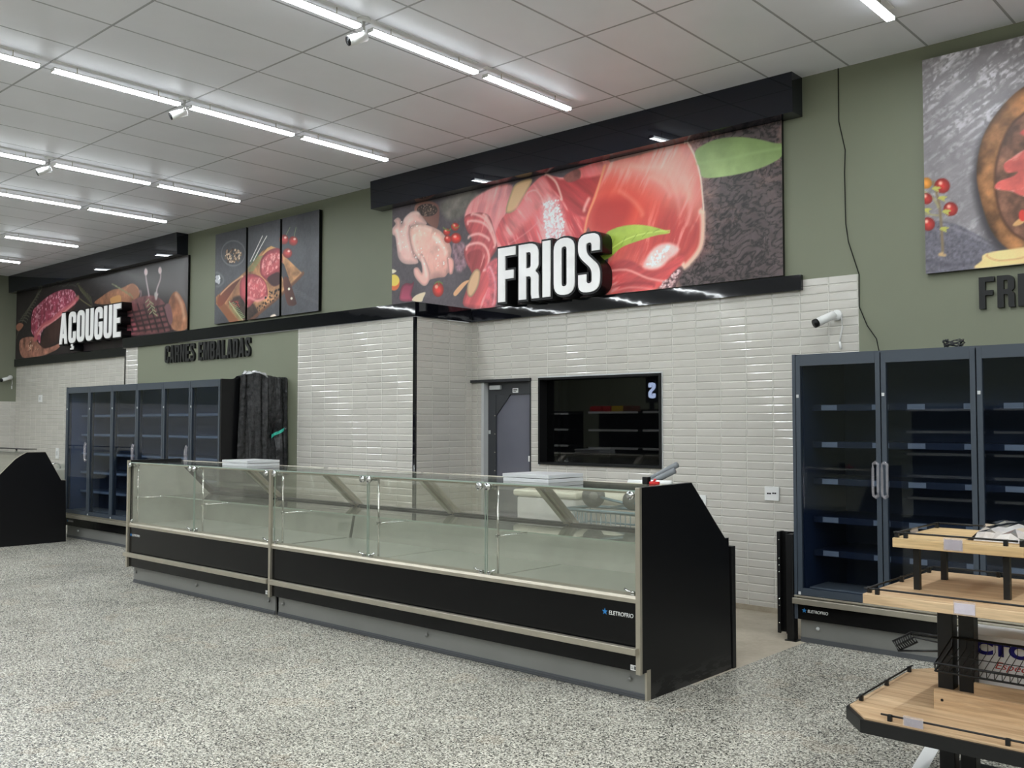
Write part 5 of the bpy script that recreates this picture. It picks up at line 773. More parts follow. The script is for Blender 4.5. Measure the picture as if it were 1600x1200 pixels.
def counter_module(name, lab, x0, x1, npane, last):
    r = thing(name, lab, 'display counter', ((x0 + x1) / 2, 5.1, 0), 'modules of the long glass counter')
    xa, xb = x0 + .012, x1 - .027
    # base
    k = put('kick_plate', bx(BM(), xa + .02, x1 - .014, 4.720, 4.735, .0, .168), M['kick'], r)
    bm = BM(); bx(bm, xa + .02, x1 - .014, 4.714, 4.720, .0, .036, .002); bx(bm, xa + .02, x1 - .014, 4.710, 4.714, .004, .012); bx(bm, xa + .02, x1 - .014, 4.710, 4.714, .018, .026); put('rubber_skirt', bm, M['kick_dark'], k)
    for q in ((.03, .5, .97) if npane == 2 else (.025, .5, .975)):
        xx = xa + (xb - xa) * q
        bm = lathe(BM(), [(0, .010), (.010, .013), (.016, .012), (.018, 0)], (xx, 4.72, .108), (0, -1, 0), 14); bx(bm, xx - .003, xx + .003, 4.717, 4.72, .108, .135)
        put('plate_knob', bm, M['kick'], k, True)
    # fascia
    f = put('front_panel', bx(BM(), xa, xb, FY + .017, FY + .037, .170, .566, .002), M['black_body'], r)
    bm = BM(); bx(bm, x0 + (.0 if npane == 2 else .03), x1 - .012 if last else x1 + .0, FY - .038, FY + .0, .274, .314, .003); put('bumper_rail', bm, M['steel'], r)
    bm = BM(); prism(bm, [(FY + .006, .566), (FY + .004, .590), (FY + .012, .606), (FY + .075, .612), (FY + .075, .566)], xa, xb, 'x'); put('sill_rail', bm, M['steel'], r)
    # tank
    bm = BM(); bx(bm, xa, xb, 4.69, 5.56, .545, .560); prism(bm, [(5.50, .56), (5.56, .845), (5.575, .845), (5.56, .56)], xa, xb, 'x'); bx(bm, xa, xb, 4.69, 4.722, .56, .600)
    put('tank', bm, M['tank'], r)
    bm = BM(); n = npane; stp = (xb - xa) / n
    for i in range(n): bx(bm, xa + i * stp + .008, xa + (i + 1) * stp - .008, 4.735, 5.485, .572, .585, .003)
    put('deck_trays', bm, M['tank'], r)
    bm = BM(); bx(bm, xa, xb, 5.60, 5.66, .835, .857); bx(bm, xa, xb, 5.66, 5.70, .02, .857); bx(bm, xa, xb, 4.736, 5.66, .17, .20); put('rear_body', bm, M['black_satin'], r)
    put('rear_bumper', bx(BM(), xa, x1 + (.006 if last else 0), 5.712, 5.757, .0, .80, .003), M['black_metal'], r)
    # end panels and steel posts
    ends = []
    if last: ends.append((x1 - .026, x1))
    else: ends.append((x0, x0 + .026))
    for a, b in ends:
        p = put('end_panel', prism(BM(), PROF, a, b, 'x'), M['end_panel'], r)
        ia, ib = (a - .004, a) if last else (b, b + .004)
        put('end_lining', prism(BM(), [(4.70, .56), (4.70, 1.19), (5.20, 1.20), (5.58, .84), (5.50, .56)], ia, ib, 'x'), M['tank'], p)
        bm = BM(); prism(bm, [(FY + .02, 1.2355), (5.217, 1.2395), (5.629, .8565), (5.678, .8565), (5.6785, .8605), (5.631, .8605), (5.219, 1.2435), (FY + .02, 1.2395)], a - .001, b + .001, 'x'); put('edge_band', bm, M['edge'], p)
    px = x1 - .031 if last else x0 - .001
    bm = BM(); bx(bm, px, px + .032, FY - .006, FY + .018, .160, 1.238, .002)
    if last: bx(bm, x1 - .014, x1 + .001, 4.712, 4.752, .0, .176)
    else: bx(bm, x1 - .018, x1 + .012, FY - .006, FY + .018, .160, 1.222, .002)
    put('steel_post', bm, M['steel'], r)
    # glazing
    for i in range(n):
        a, b = xa + i * stp + .010, xa + (i + 1) * stp - .010
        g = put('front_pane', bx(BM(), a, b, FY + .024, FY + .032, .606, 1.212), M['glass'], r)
        
        for ea in (a - .0012, b): put('polished_edge', bx(BM(), ea, ea + .0012, FY + .0235, FY + .0325, .606, 1.212), M['glass_edge'], g)
        for xx in (a + .028, b - .028):
            bm = lathe(BM(), [(0, .015), (.014, .015), (.016, .025), (.032, .026), (.036, .020), (.030, .014), (.030, 0)], (xx, FY + .022, 1.192), (0, -1, 0), 18)
            bx(bm, xx - .009, xx + .009, FY + .03, FY + .10, 1.178, 1.206, .003); put('glass_clamp', bm, M['chrome'], r, True)
            bm = BM(); sg = 1 if xx == a + .028 else -1
            bx(bm, xx - .014, xx + .014, FY + .010, FY + .040, .606, .630, .004); tube(bm, [(xx, FY + .018, .624), (xx + sg * .03, FY + .008, .632), (xx + sg * .055, FY + .012, .642)], .006, 8); put('pane_hinge', bm, M['chrome'], r, True)
        xr = xa + i * stp + (.055 if i else .045)
        bm = tube(BM(), [(xr, FY + .085, .606), (xr, FY + .085, 1.195)], .008, 10); bx(bm, xr - .011, xr + .011, FY + .07, FY + .10, .846, .870, .003)
        tube(bm, [(xr, FY + .09, .858), (xr, 5.48, .85)], .006, 8); put('shelf_post', bm, M['chrome'], r, True)
        sh = put('glass_shelf', bx(BM(), xa + i * stp + .006, xa + (i + 1) * stp - .006, 5.035, 5.500, .853, .861), M['glass_top'], r)
        put('polished_edge', bx(BM(), xa + i * stp + .006, xa + (i + 1) * stp - .006, 5.0325, 5.035, .8525, .8615), M['glass_edge'], sh)
        # sloping rear doors
        def slope(t, off=0): return (5.217 + (5.622 - 5.217) * t + off * .68, 1.205 + (.862 - 1.205) * t + off * .73)
        (ya, za), (yb, zb) = slope(.0), slope(1.0); (yc, zc), (yd, zd) = slope(.0, .012), slope(1., .012)
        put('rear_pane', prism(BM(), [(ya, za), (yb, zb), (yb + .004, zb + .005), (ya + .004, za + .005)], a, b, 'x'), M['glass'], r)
        xc = xa + (i + 1) * stp
        for u0, u1, dd in ((-.052, -.008, 0.0), (.000, .030, .02)):
            if i == n - 1 and last: continue
            put('rear_door_stile', prism(BM(), [(ya - .02 + dd, za - .02), (yb - .02 + dd, zb - .02), (yb + .012 + dd, zb + .012), (ya + .012 + dd, za + .012)], xc + u0, xc + u1, 'x'), M['steel'], r)
        bm = prism(BM(), [(ya - .012, za - .012), (ya - .012 + .03, za - .012 - .025), (ya + .042, za + .0), (ya + .012, za + .018)], a, b, 'x')
        put('rear_door_rail', bm, M['steel'], r)
        bm = BM(); bx(bm, a, b, 5.575, 5.635, .862, .878); bx(bm, a, b, 5.562, 5.572, .858, .868); put('rear_track', bm, M['edge'], r)
        tg = put('roof_pane', bx(BM(), xa + i * stp + .002, xa + (i + 1) * stp - .002, FY + .012, 5.235, 1.2125, 1.2205), M['glass_top'], r)
        put('polished_edge', bx(BM(), xa + i * stp + .002, xa + (i + 1) * stp - .002, FY + .0105, FY + .012, 1.212, 1.221), M['glass_edge'], tg)
    bm = BM(); bx(bm, xa, xb, FY + .06, FY + .085, 1.196, 1.2125, .002); put('light_rail', bm, M['steel'], r)
    if last: logo(-3.457, FY + .017, .476, .226, f)
    else: logo(x0 + .045, FY + .017, .476, .20, f)
    sx = x1 - .083
    bm = BM(); bx(bm, sx, sx + .052, FY + .016, FY + .017, .174, .206); st = put('data_sticker', bm, M['white'], f)
    bm = BM(); bx(bm, sx + .026, sx + .046, FY + .0155, FY + .016, .180, .200); bx(bm, sx + .005, sx + .02, FY + .0155, FY + .016, .192, .195); bx(bm, sx + .005, sx + .02, FY + .0155, FY + .016, .184, .187); put('sticker_print', bm, M['kick_dark'], st)
    return r
counter_module('display_counter', 'two-pane left module of the long glass-fronted deli counter, nearer the black wrapped cabinet', -9.42, -6.893, 2, False)
counter_module('display_counter', 'three-pane module of the long glass-fronted deli counter with the tall black end panel', -6.893, -3.170, 3, True)

def tray_stack(x0, x1, y0, y1, z, lab, n=2):
    r = thing('steel_tray_stack', lab, 'tray', ((x0 + x1) / 2, (y0 + y1) / 2, z))
    for i in range(n):
        put('tray', bx(BM(), x0 + .01 * (n - 1 - i), x1 - .0 * i, y0 + .004 * i, y1, z + i * .028, z + i * .028 + .024, .002), M['traysteel'], r)
    return r
M['traysteel'] = paint('bright_tray_steel', (214, 215, 217), .3, .25, .5, .04, 3)
tray_stack(-4.43, -4.02, 4.84, 5.215, 1.2207, 'flat stacked steel trays on the glass top before the dark window')
tray_stack(-8.02, -7.60, 4.87, 5.222, 1.2207, 'flat stacked steel trays on the glass top below the black plastic sheet')

r = thing('red_valve', 'small red and black valve on the counter top by the end panel', 'valve', (-3.46, 5.2, 1.22))
put('valve_body', bx(BM(), -3.515, -3.472, 5.18, 5.22, 1.2207, 1.268, .004), M['black_satin'], r)
bm = BM(); bx(bm, -3.465, -3.40, 5.185, 5.215, 1.2207, 1.240, .004); tube(bm, [(-3.44, 5.20, 1.236), (-3.425, 5.20, 1.256)], .008, 8); put('red_lever', bm, M['red'], r, True)
for i, (a, b, m, l) in enumerate((((-3.93, 5.78, 1.175), (-3.625, 5.78, 1.325), 'grey_pvc', 'grey plastic pipe leaning up behind the counter end, the upper of two'), ((-3.90, 5.74, 1.155), (-3.622, 5.74, 1.285), 'grey_pvc', 'grey plastic pipe leaning up behind the counter end, the lower of two'), ((-3.98, 5.70, 1.19), (-3.625, 5.70, 1.197), 'white', 'white plastic tube lying level behind the counter end'))):
    bm = tube(BM(), [a, b], .021, 14)
    o = put('plastic_pipe', bm, M[m], None, True, a); tag(o, l, 'pipe')

# things standing in the service aisle behind the counter
Yb = 6.25
r = thing('white_chest', 'large white chest with rounded top behind the glass counter', 'chest', (-5.1, 6.5, 0))
bm = BM(); bx(bm, -5.55, -4.90, Yb, 6.9, .0, .985, .02); put('body', bm, M['white'], r)
bm = BM(); bx(bm, -5.58, -4.88, Yb - .02, 6.92, .985, 1.045, .02); put('lid', bm, M['cream'], r)
bm = tube(BM(), [(-5.0, Yb - .02, .6), (-5.0, Yb - .05, .65), (-5.0, Yb - .05, .88), (-5.0, Yb - .02, .92)], .012, 8); put('handle', bm, M['chrome'], r, True)
r = thing('film_roll', 'long roll of cream plastic film lying across the cart behind the counter', 'roll', (-4.5, 6.45, 1.0))
put('roll', tube(BM(), [(-4.86, 6.52, .985), (-4.22, 6.52, .985)], .055, 20), M['cream'], r, True)
put('core', tube(BM(), [(-4.873, 6.52, .985), (-4.20, 6.52, .985)], .02, 12), M['kick'], r, True)
r = thing('wire_cart', 'blue-grey wire cart with a rubber wheel behind the glass counter', 'cart', (-4.4, 6.3, 0))
bm = BM()
for z in (.925, .80, .45):
    tube(bm, [(-4.86, 6.05, z), (-4.12, 6.05, z), (-4.12, 6.40, z), (-4.86, 6.40, z)], .014 if z > .9 else .008, 8, True)
put('rails', bm, M['cart'], r, True)
bm = BM()
for i in range(17):
    x = -4.86 + i * .74 / 16; tube(bm, [(x, 6.05, .45), (x, 6.05, .925)], .004, 6)
for i in range(6):
    y = 6.05 + i * .07; tube(bm, [(-4.86, y, .45), (-4.86, y, .925)], .004, 6); tube(bm, [(-4.12, y, .45), (-4.12, y, .925)], .004, 6)
put('wire_mesh', bm, M['cart'], r, True)
for x in (-4.80, -4.18):
    for y in (6.09, 6.36):
        put('leg', tube(BM(), [(x, y, .06), (x, y, .45)], .014, 8), M['cart'], r, True)
def wheel(x, y, z, R, axis, parent, nm):
    o = put(nm, lathe(BM(), [(-.022, R * .55), (-.022, R * .92), (-.012, R), (.012, R), (.022, R * .92), (.022, R * .55)], (x, y, z), axis, 24), M['rubber'], parent, True)
    put('hub', lathe(BM(), [(-.026, R * .2), (-.018, R * .56), (.018, R * .56), (.026, R * .2)], (x, y, z), axis, 18), M['kick'], o, True)
for x in (-4.80, -4.18): wheel(x, 6.22, .06, .06, (1, 0, 0), r, 'castor')
r = thing('hand_truck', 'grey hand truck lying wheels up on the wire cart', 'hand truck', (-4.4, 6.2, .94))
wheel(-4.63, 6.14, 1.035, .092, (.6, -.8, 0), r, 'wheel'); wheel(-4.30, 6.20, .915 + .10, .075, (.6, -.8, 0), r, 'wheel')
bm = tube(BM(), [(-4.63, 6.16, 1.035), (-4.36, 6.18, .99), (-4.30, 6.22, 1.015)], .012, 8); tube(bm, [(-4.5, 6.2, .945), (-4.1, 6.2, 1.03)], .012, 8); put('axle_frame', bm, M['cart'], r, True)

# ================================================================== tall glass-door cabinets
def door_cabinet(lab, x0, x1, yf, yb, edges, zt, handles, shelves, railz, side_m, logox, kicks, rail='navy_shelf', shm='navy_shelf', liner='navy', tags=True):
    r = thing('glass_door_cabinet', lab, 'refrigerated cabinet', ((x0 + x1) / 2, (yf + yb) / 2, 0))
    bm = BM(); bx(bm, x0, x0 + .024, yf, yb, .17, zt); put('side_panel', bm, M['slate'], r)
    put('side_panel', bx(BM(), x1 - .024, x1, yf, yb, .17, zt), M[side_m], r)
    bm = BM(); bx(bm, x0 + .024, x1 - .024, yf + .03, yb, zt - .03, zt); put('top_panel', bm, M['slate'], r)
    bm = BM(); bx(bm, x0 + .024, x1 - .024, yb - .06, yb, .3, zt - .03); bx(bm, x0 + .024, x1 - .024, yf + .05, yb - .06, .30, .34); bx(bm, x0 + .024, x0 + .06, yf + .06, yb - .06, .34, zt - .03); bx(bm, x1 - .06, x1 - .024, yf + .06, yb - .06, .34, zt - .03); put('liner', bm, M[liner], r)
    put('deck', bx(BM(), x0 + .07, x1 - .07, yf + .10, yf + .42, .34, .40, .006), M['kick'], r)
    k = put('kick_plate', bx(BM(), x0 + .03, x1 - .02, yf + .04, yf + .055, .0, .172), M['kick'], r)
    put('rubber_skirt', bx(BM(), x0 + .03, x1 - .02, yf + .032, yf + .04, .0, .035), M['kick_dark'], k)
    for q in kicks:
        put('plate_knob', lathe(BM(), [(0, .010), (.010, .014), (.018, .013), (.02, 0)], (q, yf + .04, .112), (0, -1, 0), 14), M['pale'], k, True)
    f = put('front_panel', bx(BM(), x0 + .012, x1 - .004, yf + .005, yf + .035, .170, .284), M['black_body'], r)
    bm = BM(); bx(bm, x0 - .006, x1 + .002, yf - .030, yf + .02, .284, .326, .003); bx(bm, x0 - .004, x1, yf - .005, yf + .04, .332, .345, .002); put('bumper_rail', bm, M['steel'], r)
    logo(logox, yf + .005, .225, .20, f)
    for z in shelves:
        s = put('shelf', bx(BM(), x0 + .07, x1 - .07, yf + .20, yb - .07, z - .03, z), M[shm], r)
        put('price_rail', bx(BM(), x0 + .07, x1 - .07, yf + .193, yf + .20, z - (.042 if tags else .022), z + .004), M[rail if tags else 'shelf_lip'], s)
        for e0, e1 in zip(edges[:-1], edges[1:]):
            for q in ((.28, .88) if tags else ()):
                xx = e0 + (e1 - e0) * q
                put('label_holder', bx(BM(), xx - .06, xx + .06, yf + .188, yf + .192, z - .038, z + .0), M['holder'], s)
    bm = BM()
    for e in edges[1:-1]: bx(bm, e - .02, e + .02, yf + .05, yf + .07, .345, zt - .03)
    if len(edges) > 3: put('mullion', bm, M['slate'], r)
    else: bm.free()
    for i, (e0, e1) in enumerate(zip(edges[:-1], edges[1:])):
        a, b = e0 + .004, e1 - .004; st = .034; zb, zq = .350, zt - .012
        bm = BM(); bx(bm, a, a + st, yf, yf + .034, zb, zq, .002); bx(bm, b - st, b, yf, yf + .034, zb, zq, .002); bx(bm, a + st, b - st, yf, yf + .034, zb, zb + .05); bx(bm, a + st, b - st, yf, yf + .034, zq - .075, zq)
        d = put('door', bm, M['slate'], r)
        put('pane', bx(BM(), a + st, b - st, yf + .010, yf + .014, zb + .05, zq - .075), M['glass_door'], d)
        if handles[i]:
            hx = b - .028 if handles[i] == 'r' else a + .028
            bm = tube(BM(), [(hx - .018, yf - .028, 1.11), (hx - .018, yf - .034, 1.14), (hx - .018, yf - .034, 1.30), (hx - .018, yf - .028, 1.33), (hx, yf - .028, 1.345), (hx + .018, yf - .028, 1.33), (hx + .018, yf - .034, 1.30), (hx + .018, yf - .034, 1.14), (hx + .018, yf - .028, 1.11), (hx, yf - .028, 1.095)], .010, 8, True)
            for zz in (1.11, 1.33): tube(bm, [(hx, yf - .026, zz), (hx, yf, zz)], .007, 8)
            put('handle', bm, M['acrylic'], d, True)['label'] = 'clear plastic handle'
        hx = a + .012
        for zz in (zb + .012, zq - .3): put('hinge_cover', bx(BM(), hx - .008, hx + .012, yf - .004, yf, zz - .012, zz + .012, .002), M['pale'], d)
    return r
M['shelf_lip'] = paint('pale_shelf_lip', (128, 138, 150), .35)
M['navy_rail'] = paint('navy_shelf_rail', (34, 42, 58), .3)
M['holder'] = paint('label_holder_plastic', (150, 153, 158), .25, 0, .5, .05, 5)
ZS = [.665, .915, 1.20, 1.475, 1.752]
cabR = door_cabinet('dark glass-door refrigerated cabinet against the wall behind the wooden display stand', -3.215, -.640, 6.73, W - .012, [-3.191, -2.555, -1.926, -1.296, -.664], 2.130, ['r', 'l', 'r', 'l'], ZS, .3, 'slate', -3.16, (-3.05, -1.95, -.8), 'navy_rail', 'navy_rail')
cabL = door_cabinet('six-door dark blue glass refrigerated cabinet before the green block under CARNES EMBALADAS', -13.895, -9.790, 5.93, P1 - .01, [-13.868, -13.163, -12.488, -11.80, -11.125, -10.475, -9.820], 2.127, ['r', None, 'r', None, 'r', None], [.66, .93, 1.19, 1.46, 1.73], .3, 'black_satin', -13.80, (-13.5, -12.05, -10.3), 'pale', 'navy_shelf', 'navy_left', False)

# folded black upright at the side of the right cabinet
r = thing('steel_upright', 'black bolted steel upright standing at the left side of the right glass cabinet', 'post', (-3.28, 6.76, 0))
bm = BM(); bx(bm, -3.355, -3.345, 6.735, 6.83, .045, .800); bx(bm, -3.345, -3.235, 6.80, 6.81, .045, .800); bx(bm, -3.345, -3.33, 6.735, 6.745, .045, .80); bx(bm, -3.290, -3.275, 6.745, 6.80, .045, .80); put('folded_plate', bm, M['black_metal'], r)
bm = BM(); bx(bm, -3.275, -3.222, 6.725, 6.80, .0, .79, .004); bx(bm, -3.29, -3.20, 6.715, 6.81, .0, .006); put('foot_post', bm, M['black_metal'], r)
for z in (.74, .60, .55, .50, .30, .25, .12):
    put('bolt', lathe(BM(), [(0, .006), (.004, .006), (.006, .002)], (-3.338, 6.735, z), (0, -1, 0), 8), M['chrome'], r, True)

# small cables on top of the right cabinet
rg = random.Random(4); pts = []
for k in range(40):
    a = k * .75; pts.append((-2.09 + .06 * math.cos(a) + rg.uniform(-.015, .015), 6.83 + .05 * math.sin(a), 2.137 + .012 * (k % 5)))
tag(put('cable_coil', tube(BM(), pts, .004, 6), M['edge'], None, True, (-2.09, 6.83, 2.13)), 'loose coil of dark cable on top of the right glass cabinet', 'cable')

# ================================================================== curved-glass meat counter at the far left
X1 = -13.32; X0 = -17.2
prof = [(4.70, 0), (4.70, .17), (4.63, .17), (4.62, .55), (4.70, .70), (4.77, .83), (4.853, .944), (4.926, 1.022), (5.037, 1.136), (5.11, 1.185), (5.183, 1.224), (5.423, 1.224), (5.640, .838), (5.700, .835), (5.720, 0)]
r = thing('curved_counter', 'black-ended meat counter with curved front glass at the far corner', 'display counter', ((X0 + X1) / 2, 5.2, 0))
p = put('end_panel', prism(BM(), prof, X1 - .028, X1, 'x'), M['black_satin'], r)
bm = BM(); cr = prof[4:14]; prism(bm, cr + [(y + .0, z + .006) for y, z in cr[::-1]], X1 - .030, X1 + .001, 'x'); put('edge_band', bm, M['steel'], p)
put('end_panel', prism(BM(), prof, X0, X0 + .028, 'x'), M['black_satin'], r)
put('front_panel', bx(BM(), X0 + .028, X1 - .028, 4.64, 4.66, .17, .55), M['black_body'], r)
put('kick_plate', bx(BM(), X0 + .028, X1 - .028, 4.71, 4.725, .0, .17), M['kick'], r)
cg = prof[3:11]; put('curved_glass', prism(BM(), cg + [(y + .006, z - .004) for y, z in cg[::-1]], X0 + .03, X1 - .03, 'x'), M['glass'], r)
bm = BM(); bx(bm, X0 + .03, X1 - .03, 4.66, 5.62, .50, .53); prism(bm, [(5.58, .53), (5.63, .83), (5.66, .83), (5.66, .0), (5.62, .0)], X0 + .03, X1 - .03, 'x'); put('tank', bm, M['tank'], r)
put('roof_pane', bx(BM(), X0 + .03, X1 - .03, 5.17, 5.42, 1.214, 1.222), M['glass_top'], r)
bm = BM(); bx(bm, X0 + .05, X1 - .02, 5.16, 5.32, 1.262, 1.270)
put('serving_shelf', bm, M['black_satin'], r)
bm = BM()
for x in (X0 + .4, (X0 + X1) / 2, X1 - .5): tube(bm, [(x, 5.24, 1.222), (x, 5.24, 1.262)], .012, 10)
put('shelf_stud', bm, M['chrome'], r, True)

# hand basin far behind
r = thing('hand_basin', 'steel hand basin on the far tiled wall below the white socket plate', 'sink', (-17.75, 7.4, .75))
bm = BM(); bx(bm, -18.15, -17.25, 7.15, W - .001, .60, .80, .02); put('bowl', bm, M['tank'], r)
put('splashback', bx(BM(), -18.15, -17.25, W - .02, W - .001, .80, .87), M['tank'], r)
bm = tube(BM(), [(-17.65, 7.45, .80), (-17.65, 7.45, .86), (-17.65, 7.40, .90), (-17.65, 7.28, .88)], .016, 10); put('tap', bm, M['chrome'], r, True)
bm = BM(); bx(bm, -18.12, -17.72, 7.14, 7.15, .795, .86); put('protective_film', bm, M['teal'], r)
bm = BM()
for x in (-18.0, -17.4): tube(bm, [(x, 7.5, 0), (x, 7.5, .60)], .02, 10)
put('support', bm, M['tank'], r, True)

# ================================================================== black plastic sheet over the cabinet side
def sheet():
    bm = BM(); ny, nz = 90, 150; rg = np.random.RandomState(3)
    Y = np.linspace(6.14, P1 - .012, ny); T = np.linspace(0, 1, nz)
    YY, TT = np.meshgrid(Y, T)
    u = (YY - 6.14) / (P1 - 6.152)
    top = 2.13 + .065 * np.exp(-((u - .32) / .22) ** 2) + .03 * fbm(YY * 9, YY * 0, 1, 4, 3)
    bot = 1.02 - .02 * u
    Z = bot + (top - bot) * TT
    fold = fbm(YY * 26 + .6 * fbm(YY * 3, Z * 2.5, 1, 8, 2), Z * 1.1, 1, 5, 4)
    cr = 1 - np.abs(fbm(YY * 10 + Z * 4, Z * 9 - YY * 5, 1, 6, 4) - .5) * 2
    tuck = np.exp(-(((YY - 6.60) ** 2) / .006 + ((Z - 1.50) ** 2) / .012))
    big = fbm(YY * 9 + .25 * Z, Z * .35, 1, 15, 2); X = -9.79 + .010 + .16 * np.clip(big - .25, 0, 1) * (1 - .4 * TT) + .035 * fold + .012 * cr + .07 * u ** 2 - .05 * tuck
    lean = (YY - 6.14) * 1.0
    YS = YY - .045 * (1 - TT) * (1 - u)
    X = np.maximum(X, -9.79 + .006)
    vs = [[bm.verts.new((X[j, i], YS[j, i], Z[j, i])) for i in range(ny)] for j in range(nz)]
    for j in range(nz - 1):
        for i in range(ny - 1): bm.faces.new((vs[j][i], vs[j][i + 1], vs[j + 1][i + 1], vs[j + 1][i]))
    # crumpled part folded over the cabinet top
    prev = vs[-1]
    for k in range(1, 12):
        row = []
        for i in range(ny):
            v = prev[i].co; q = fbm(np.array([v.y * 14]), np.array([k * .9]), 1, 9, 3)[0]
            row.append(bm.verts.new((v.x - .022, v.y, max(2.136, top[-1, i] + .03 * (q - .5) + .02 * math.sin(k * .6)) if k < 9 else 2.134)))
        for i in range(ny - 1): bm.faces.new((prev[i], prev[i + 1], row[i + 1], row[i]))
        prev = row
    bmesh.ops.solidify(bm, geom=bm.faces[:], thickness=.002)
    return bm
t = NT('black_polythene'); p = t.coord()
n1 = t.noise(p, 22, 5, .65); v = t.add('ShaderNodeTexVoronoi', feature='DISTANCE_TO_EDGE'); v.inputs['Scale'].default_value = 17; t.link(t.mapping(p, (1, 1, .6)), v.inputs['Vector'])
t.setp(t.ramp(n1, [(.3, lin((40, 40, 42))), (.7, lin((70, 70, 73)))]), .20, 0, .8, t.bump(t.math('ADD', n1, t.math('MULTIPLY', v.outputs['Distance'], .5)), .6, .012))  # grey base raised so the colour carries part of the sheen
r = thing('plastic_sheet', 'crumpled black plastic sheet hanging over the end of the six-door cabinet', 'plastic sheet', (-9.77, 6.45, 2.1))
sb = sheet(); pts = [v.co.copy() for v in sb.verts]
o = put('sheet', sb, t.m, r, True)
bm = BM(); rows = []          # tape pressed on to the folds
for j in (0, 1):
    row = []
    for i in range(9):
        q = i / 8; y, z = 6.53 + .165 * q + (.012 if j else 0), 1.437 + .085 * q + (.042 if j else 0)
        row.append(bm.verts.new((max(p.x for p in pts if abs(p.y - y) < .02 and abs(p.z - z) < .03) + .003, y, z)))
    rows.append(row)
for i in range(8): bm.faces.new((rows[0][i], rows[0][i + 1], rows[1][i + 1], rows[1][i]))
put('tape', bm, M['teal'], r)['label'] = 'strip of teal tape'
rg = random.Random(8); bm = BM(); rows = []      # added pale film imitating the whitish reflection on the crumpled top
for j in range(7):
    row = []
    for i in range(9):
        e = 0 if i in (0, 8) or j in (0, 6) else 1
        row.append(bm.verts.new((-9.84 + j * .03 + rg.uniform(-.01, .01), 6.20 + i * .034 + rg.uniform(-.012, .012), 2.205 - .002 * (i - 3) ** 2 + e * rg.uniform(.0, .04))))
    rows.append(row)
for j in range(6):
    for i in range(8): bm.faces.new((rows[j][i], rows[j][i + 1], rows[j + 1][i + 1])); bm.faces.new((rows[j][i], rows[j + 1][i + 1], rows[j + 1][i]))
put('crumple_sheen', bm, M['film'], r)['label'] = 'added pale film for the reflection on the crumpled top'

# ================================================================== wooden display stand (foreground)
WD = wood('oak_board', (184, 150, 114), (222, 192, 154), 0, .45)
WDE = wood('oak_edge', (188, 154, 108), (224, 194, 146), 0, .45)
M['insert'] = paint('pale_insert', (240, 232, 237), .3, 0, .5, .05, 20)
gst = thing('display_stand', 'tall stepped display stand of pale wood boards on black steel posts', 'display stand', (-1.0, 4.4, 0))
E_ = -.36     # far end, outside the picture
def railing(pts, parent, posts, h=.022):
    """thin black gallery rail on little square blocks"""
    bm = tube(BM(), [(x, y, z + h) for x, y, z in pts], .0042, 8)
    rl = put('gallery_rail', bm, M['black_metal'], parent, True)
    for x, y, z in posts: put('rail_block', bx(BM(), x - .008, x + .008, y - .008, y + .008, z, z + h + .004, .001), M['black_metal'], rl)
def holder(x0, x1, y, z0, z1, parent, lab):
    o = put('price_holder', bx(BM(), x0, x1, y - .004, y - .001, z0, z1), M['acrylic'], parent); o['label'] = lab
    put('holder_insert', bx(BM(), x0 + .003, x1 - .003, y - .001, y - .0004, z0 + .004, z1 - .008), M['insert'], o)
# bottom board with cut corners
ch = [(-1.661, 3.985), (-1.545, 3.845), (E_ - .12, 3.845), (E_, 3.985), (E_, 4.74), (E_ - .12, 4.88), (-1.575, 4.88), (-1.675, 4.755)]
b = put('bottom_board', prism(BM(), ch, .405, .431, 'z'), WD, gst)
cx_, cy_ = -1.0, 4.36
out = [(x + (.012 if x > cx_ else -.012), y + (.012 if y > cy_ else -.012)) for x, y in ch]
put('steel_rim', prism(BM(), out, .372, .405, 'z'), M['black_metal'], b)
bm = BM(); n = len(ch)
for i in range(n):
    a, c = ch[i], ch[(i + 1) % n]; a2, c2 = out[i], out[(i + 1) % n]
    prism(bm, [a, c, c2, a2], .405, .424, 'z')
put('rim_edge', bm, M['black_metal'], b)
z = .431
railing([(-1.645, 4.02, z), (-1.665, 4.735, z)], b, [(-1.647, 4.07, z), (-1.655, 4.38, z), (-1.664, 4.69, z)])
railing([(-1.485, 3.865, z), (E_ - .15, 3.865, z)], b, [(-1.45, 3.865, z), (-1.02, 3.865, z), (-.6, 3.865, z)])
holder(-1.392, -1.315, 3.851, .420, .470, b, 'clear price holder')
b = put('divider_board', bx(BM(), -1.378, E_ - .05, 4.16, 4.178, .431, .512), WD, gst)
put('screw_hole', lathe(BM(), [(0, .006), (.001, .006)], (-1.345, 4.16, .472), (0, -1, 0), 10), M['black'], b)
put('divider_board', bx(BM(), -1.30, E_ - .05, 4.43, 4.448, .431, .497), WD, gst)
# posts
for x0, x1 in ((-1.474, -1.408), (-1.384, -1.320), (-.55, -.485)):
    put('post', bx(BM(), x0, x1, 4.508, 4.575, 0, .865, .003), M['black_metal'], gst)
put('foot', bx(BM(), -1.49, -1.28, 4.20, 4.86, .0, .02, .003), M['black_metal'], gst); put('foot', bx(BM(), -.57, -.46, 4.20, 4.86, .0, .02, .003), M['black_metal'], gst)
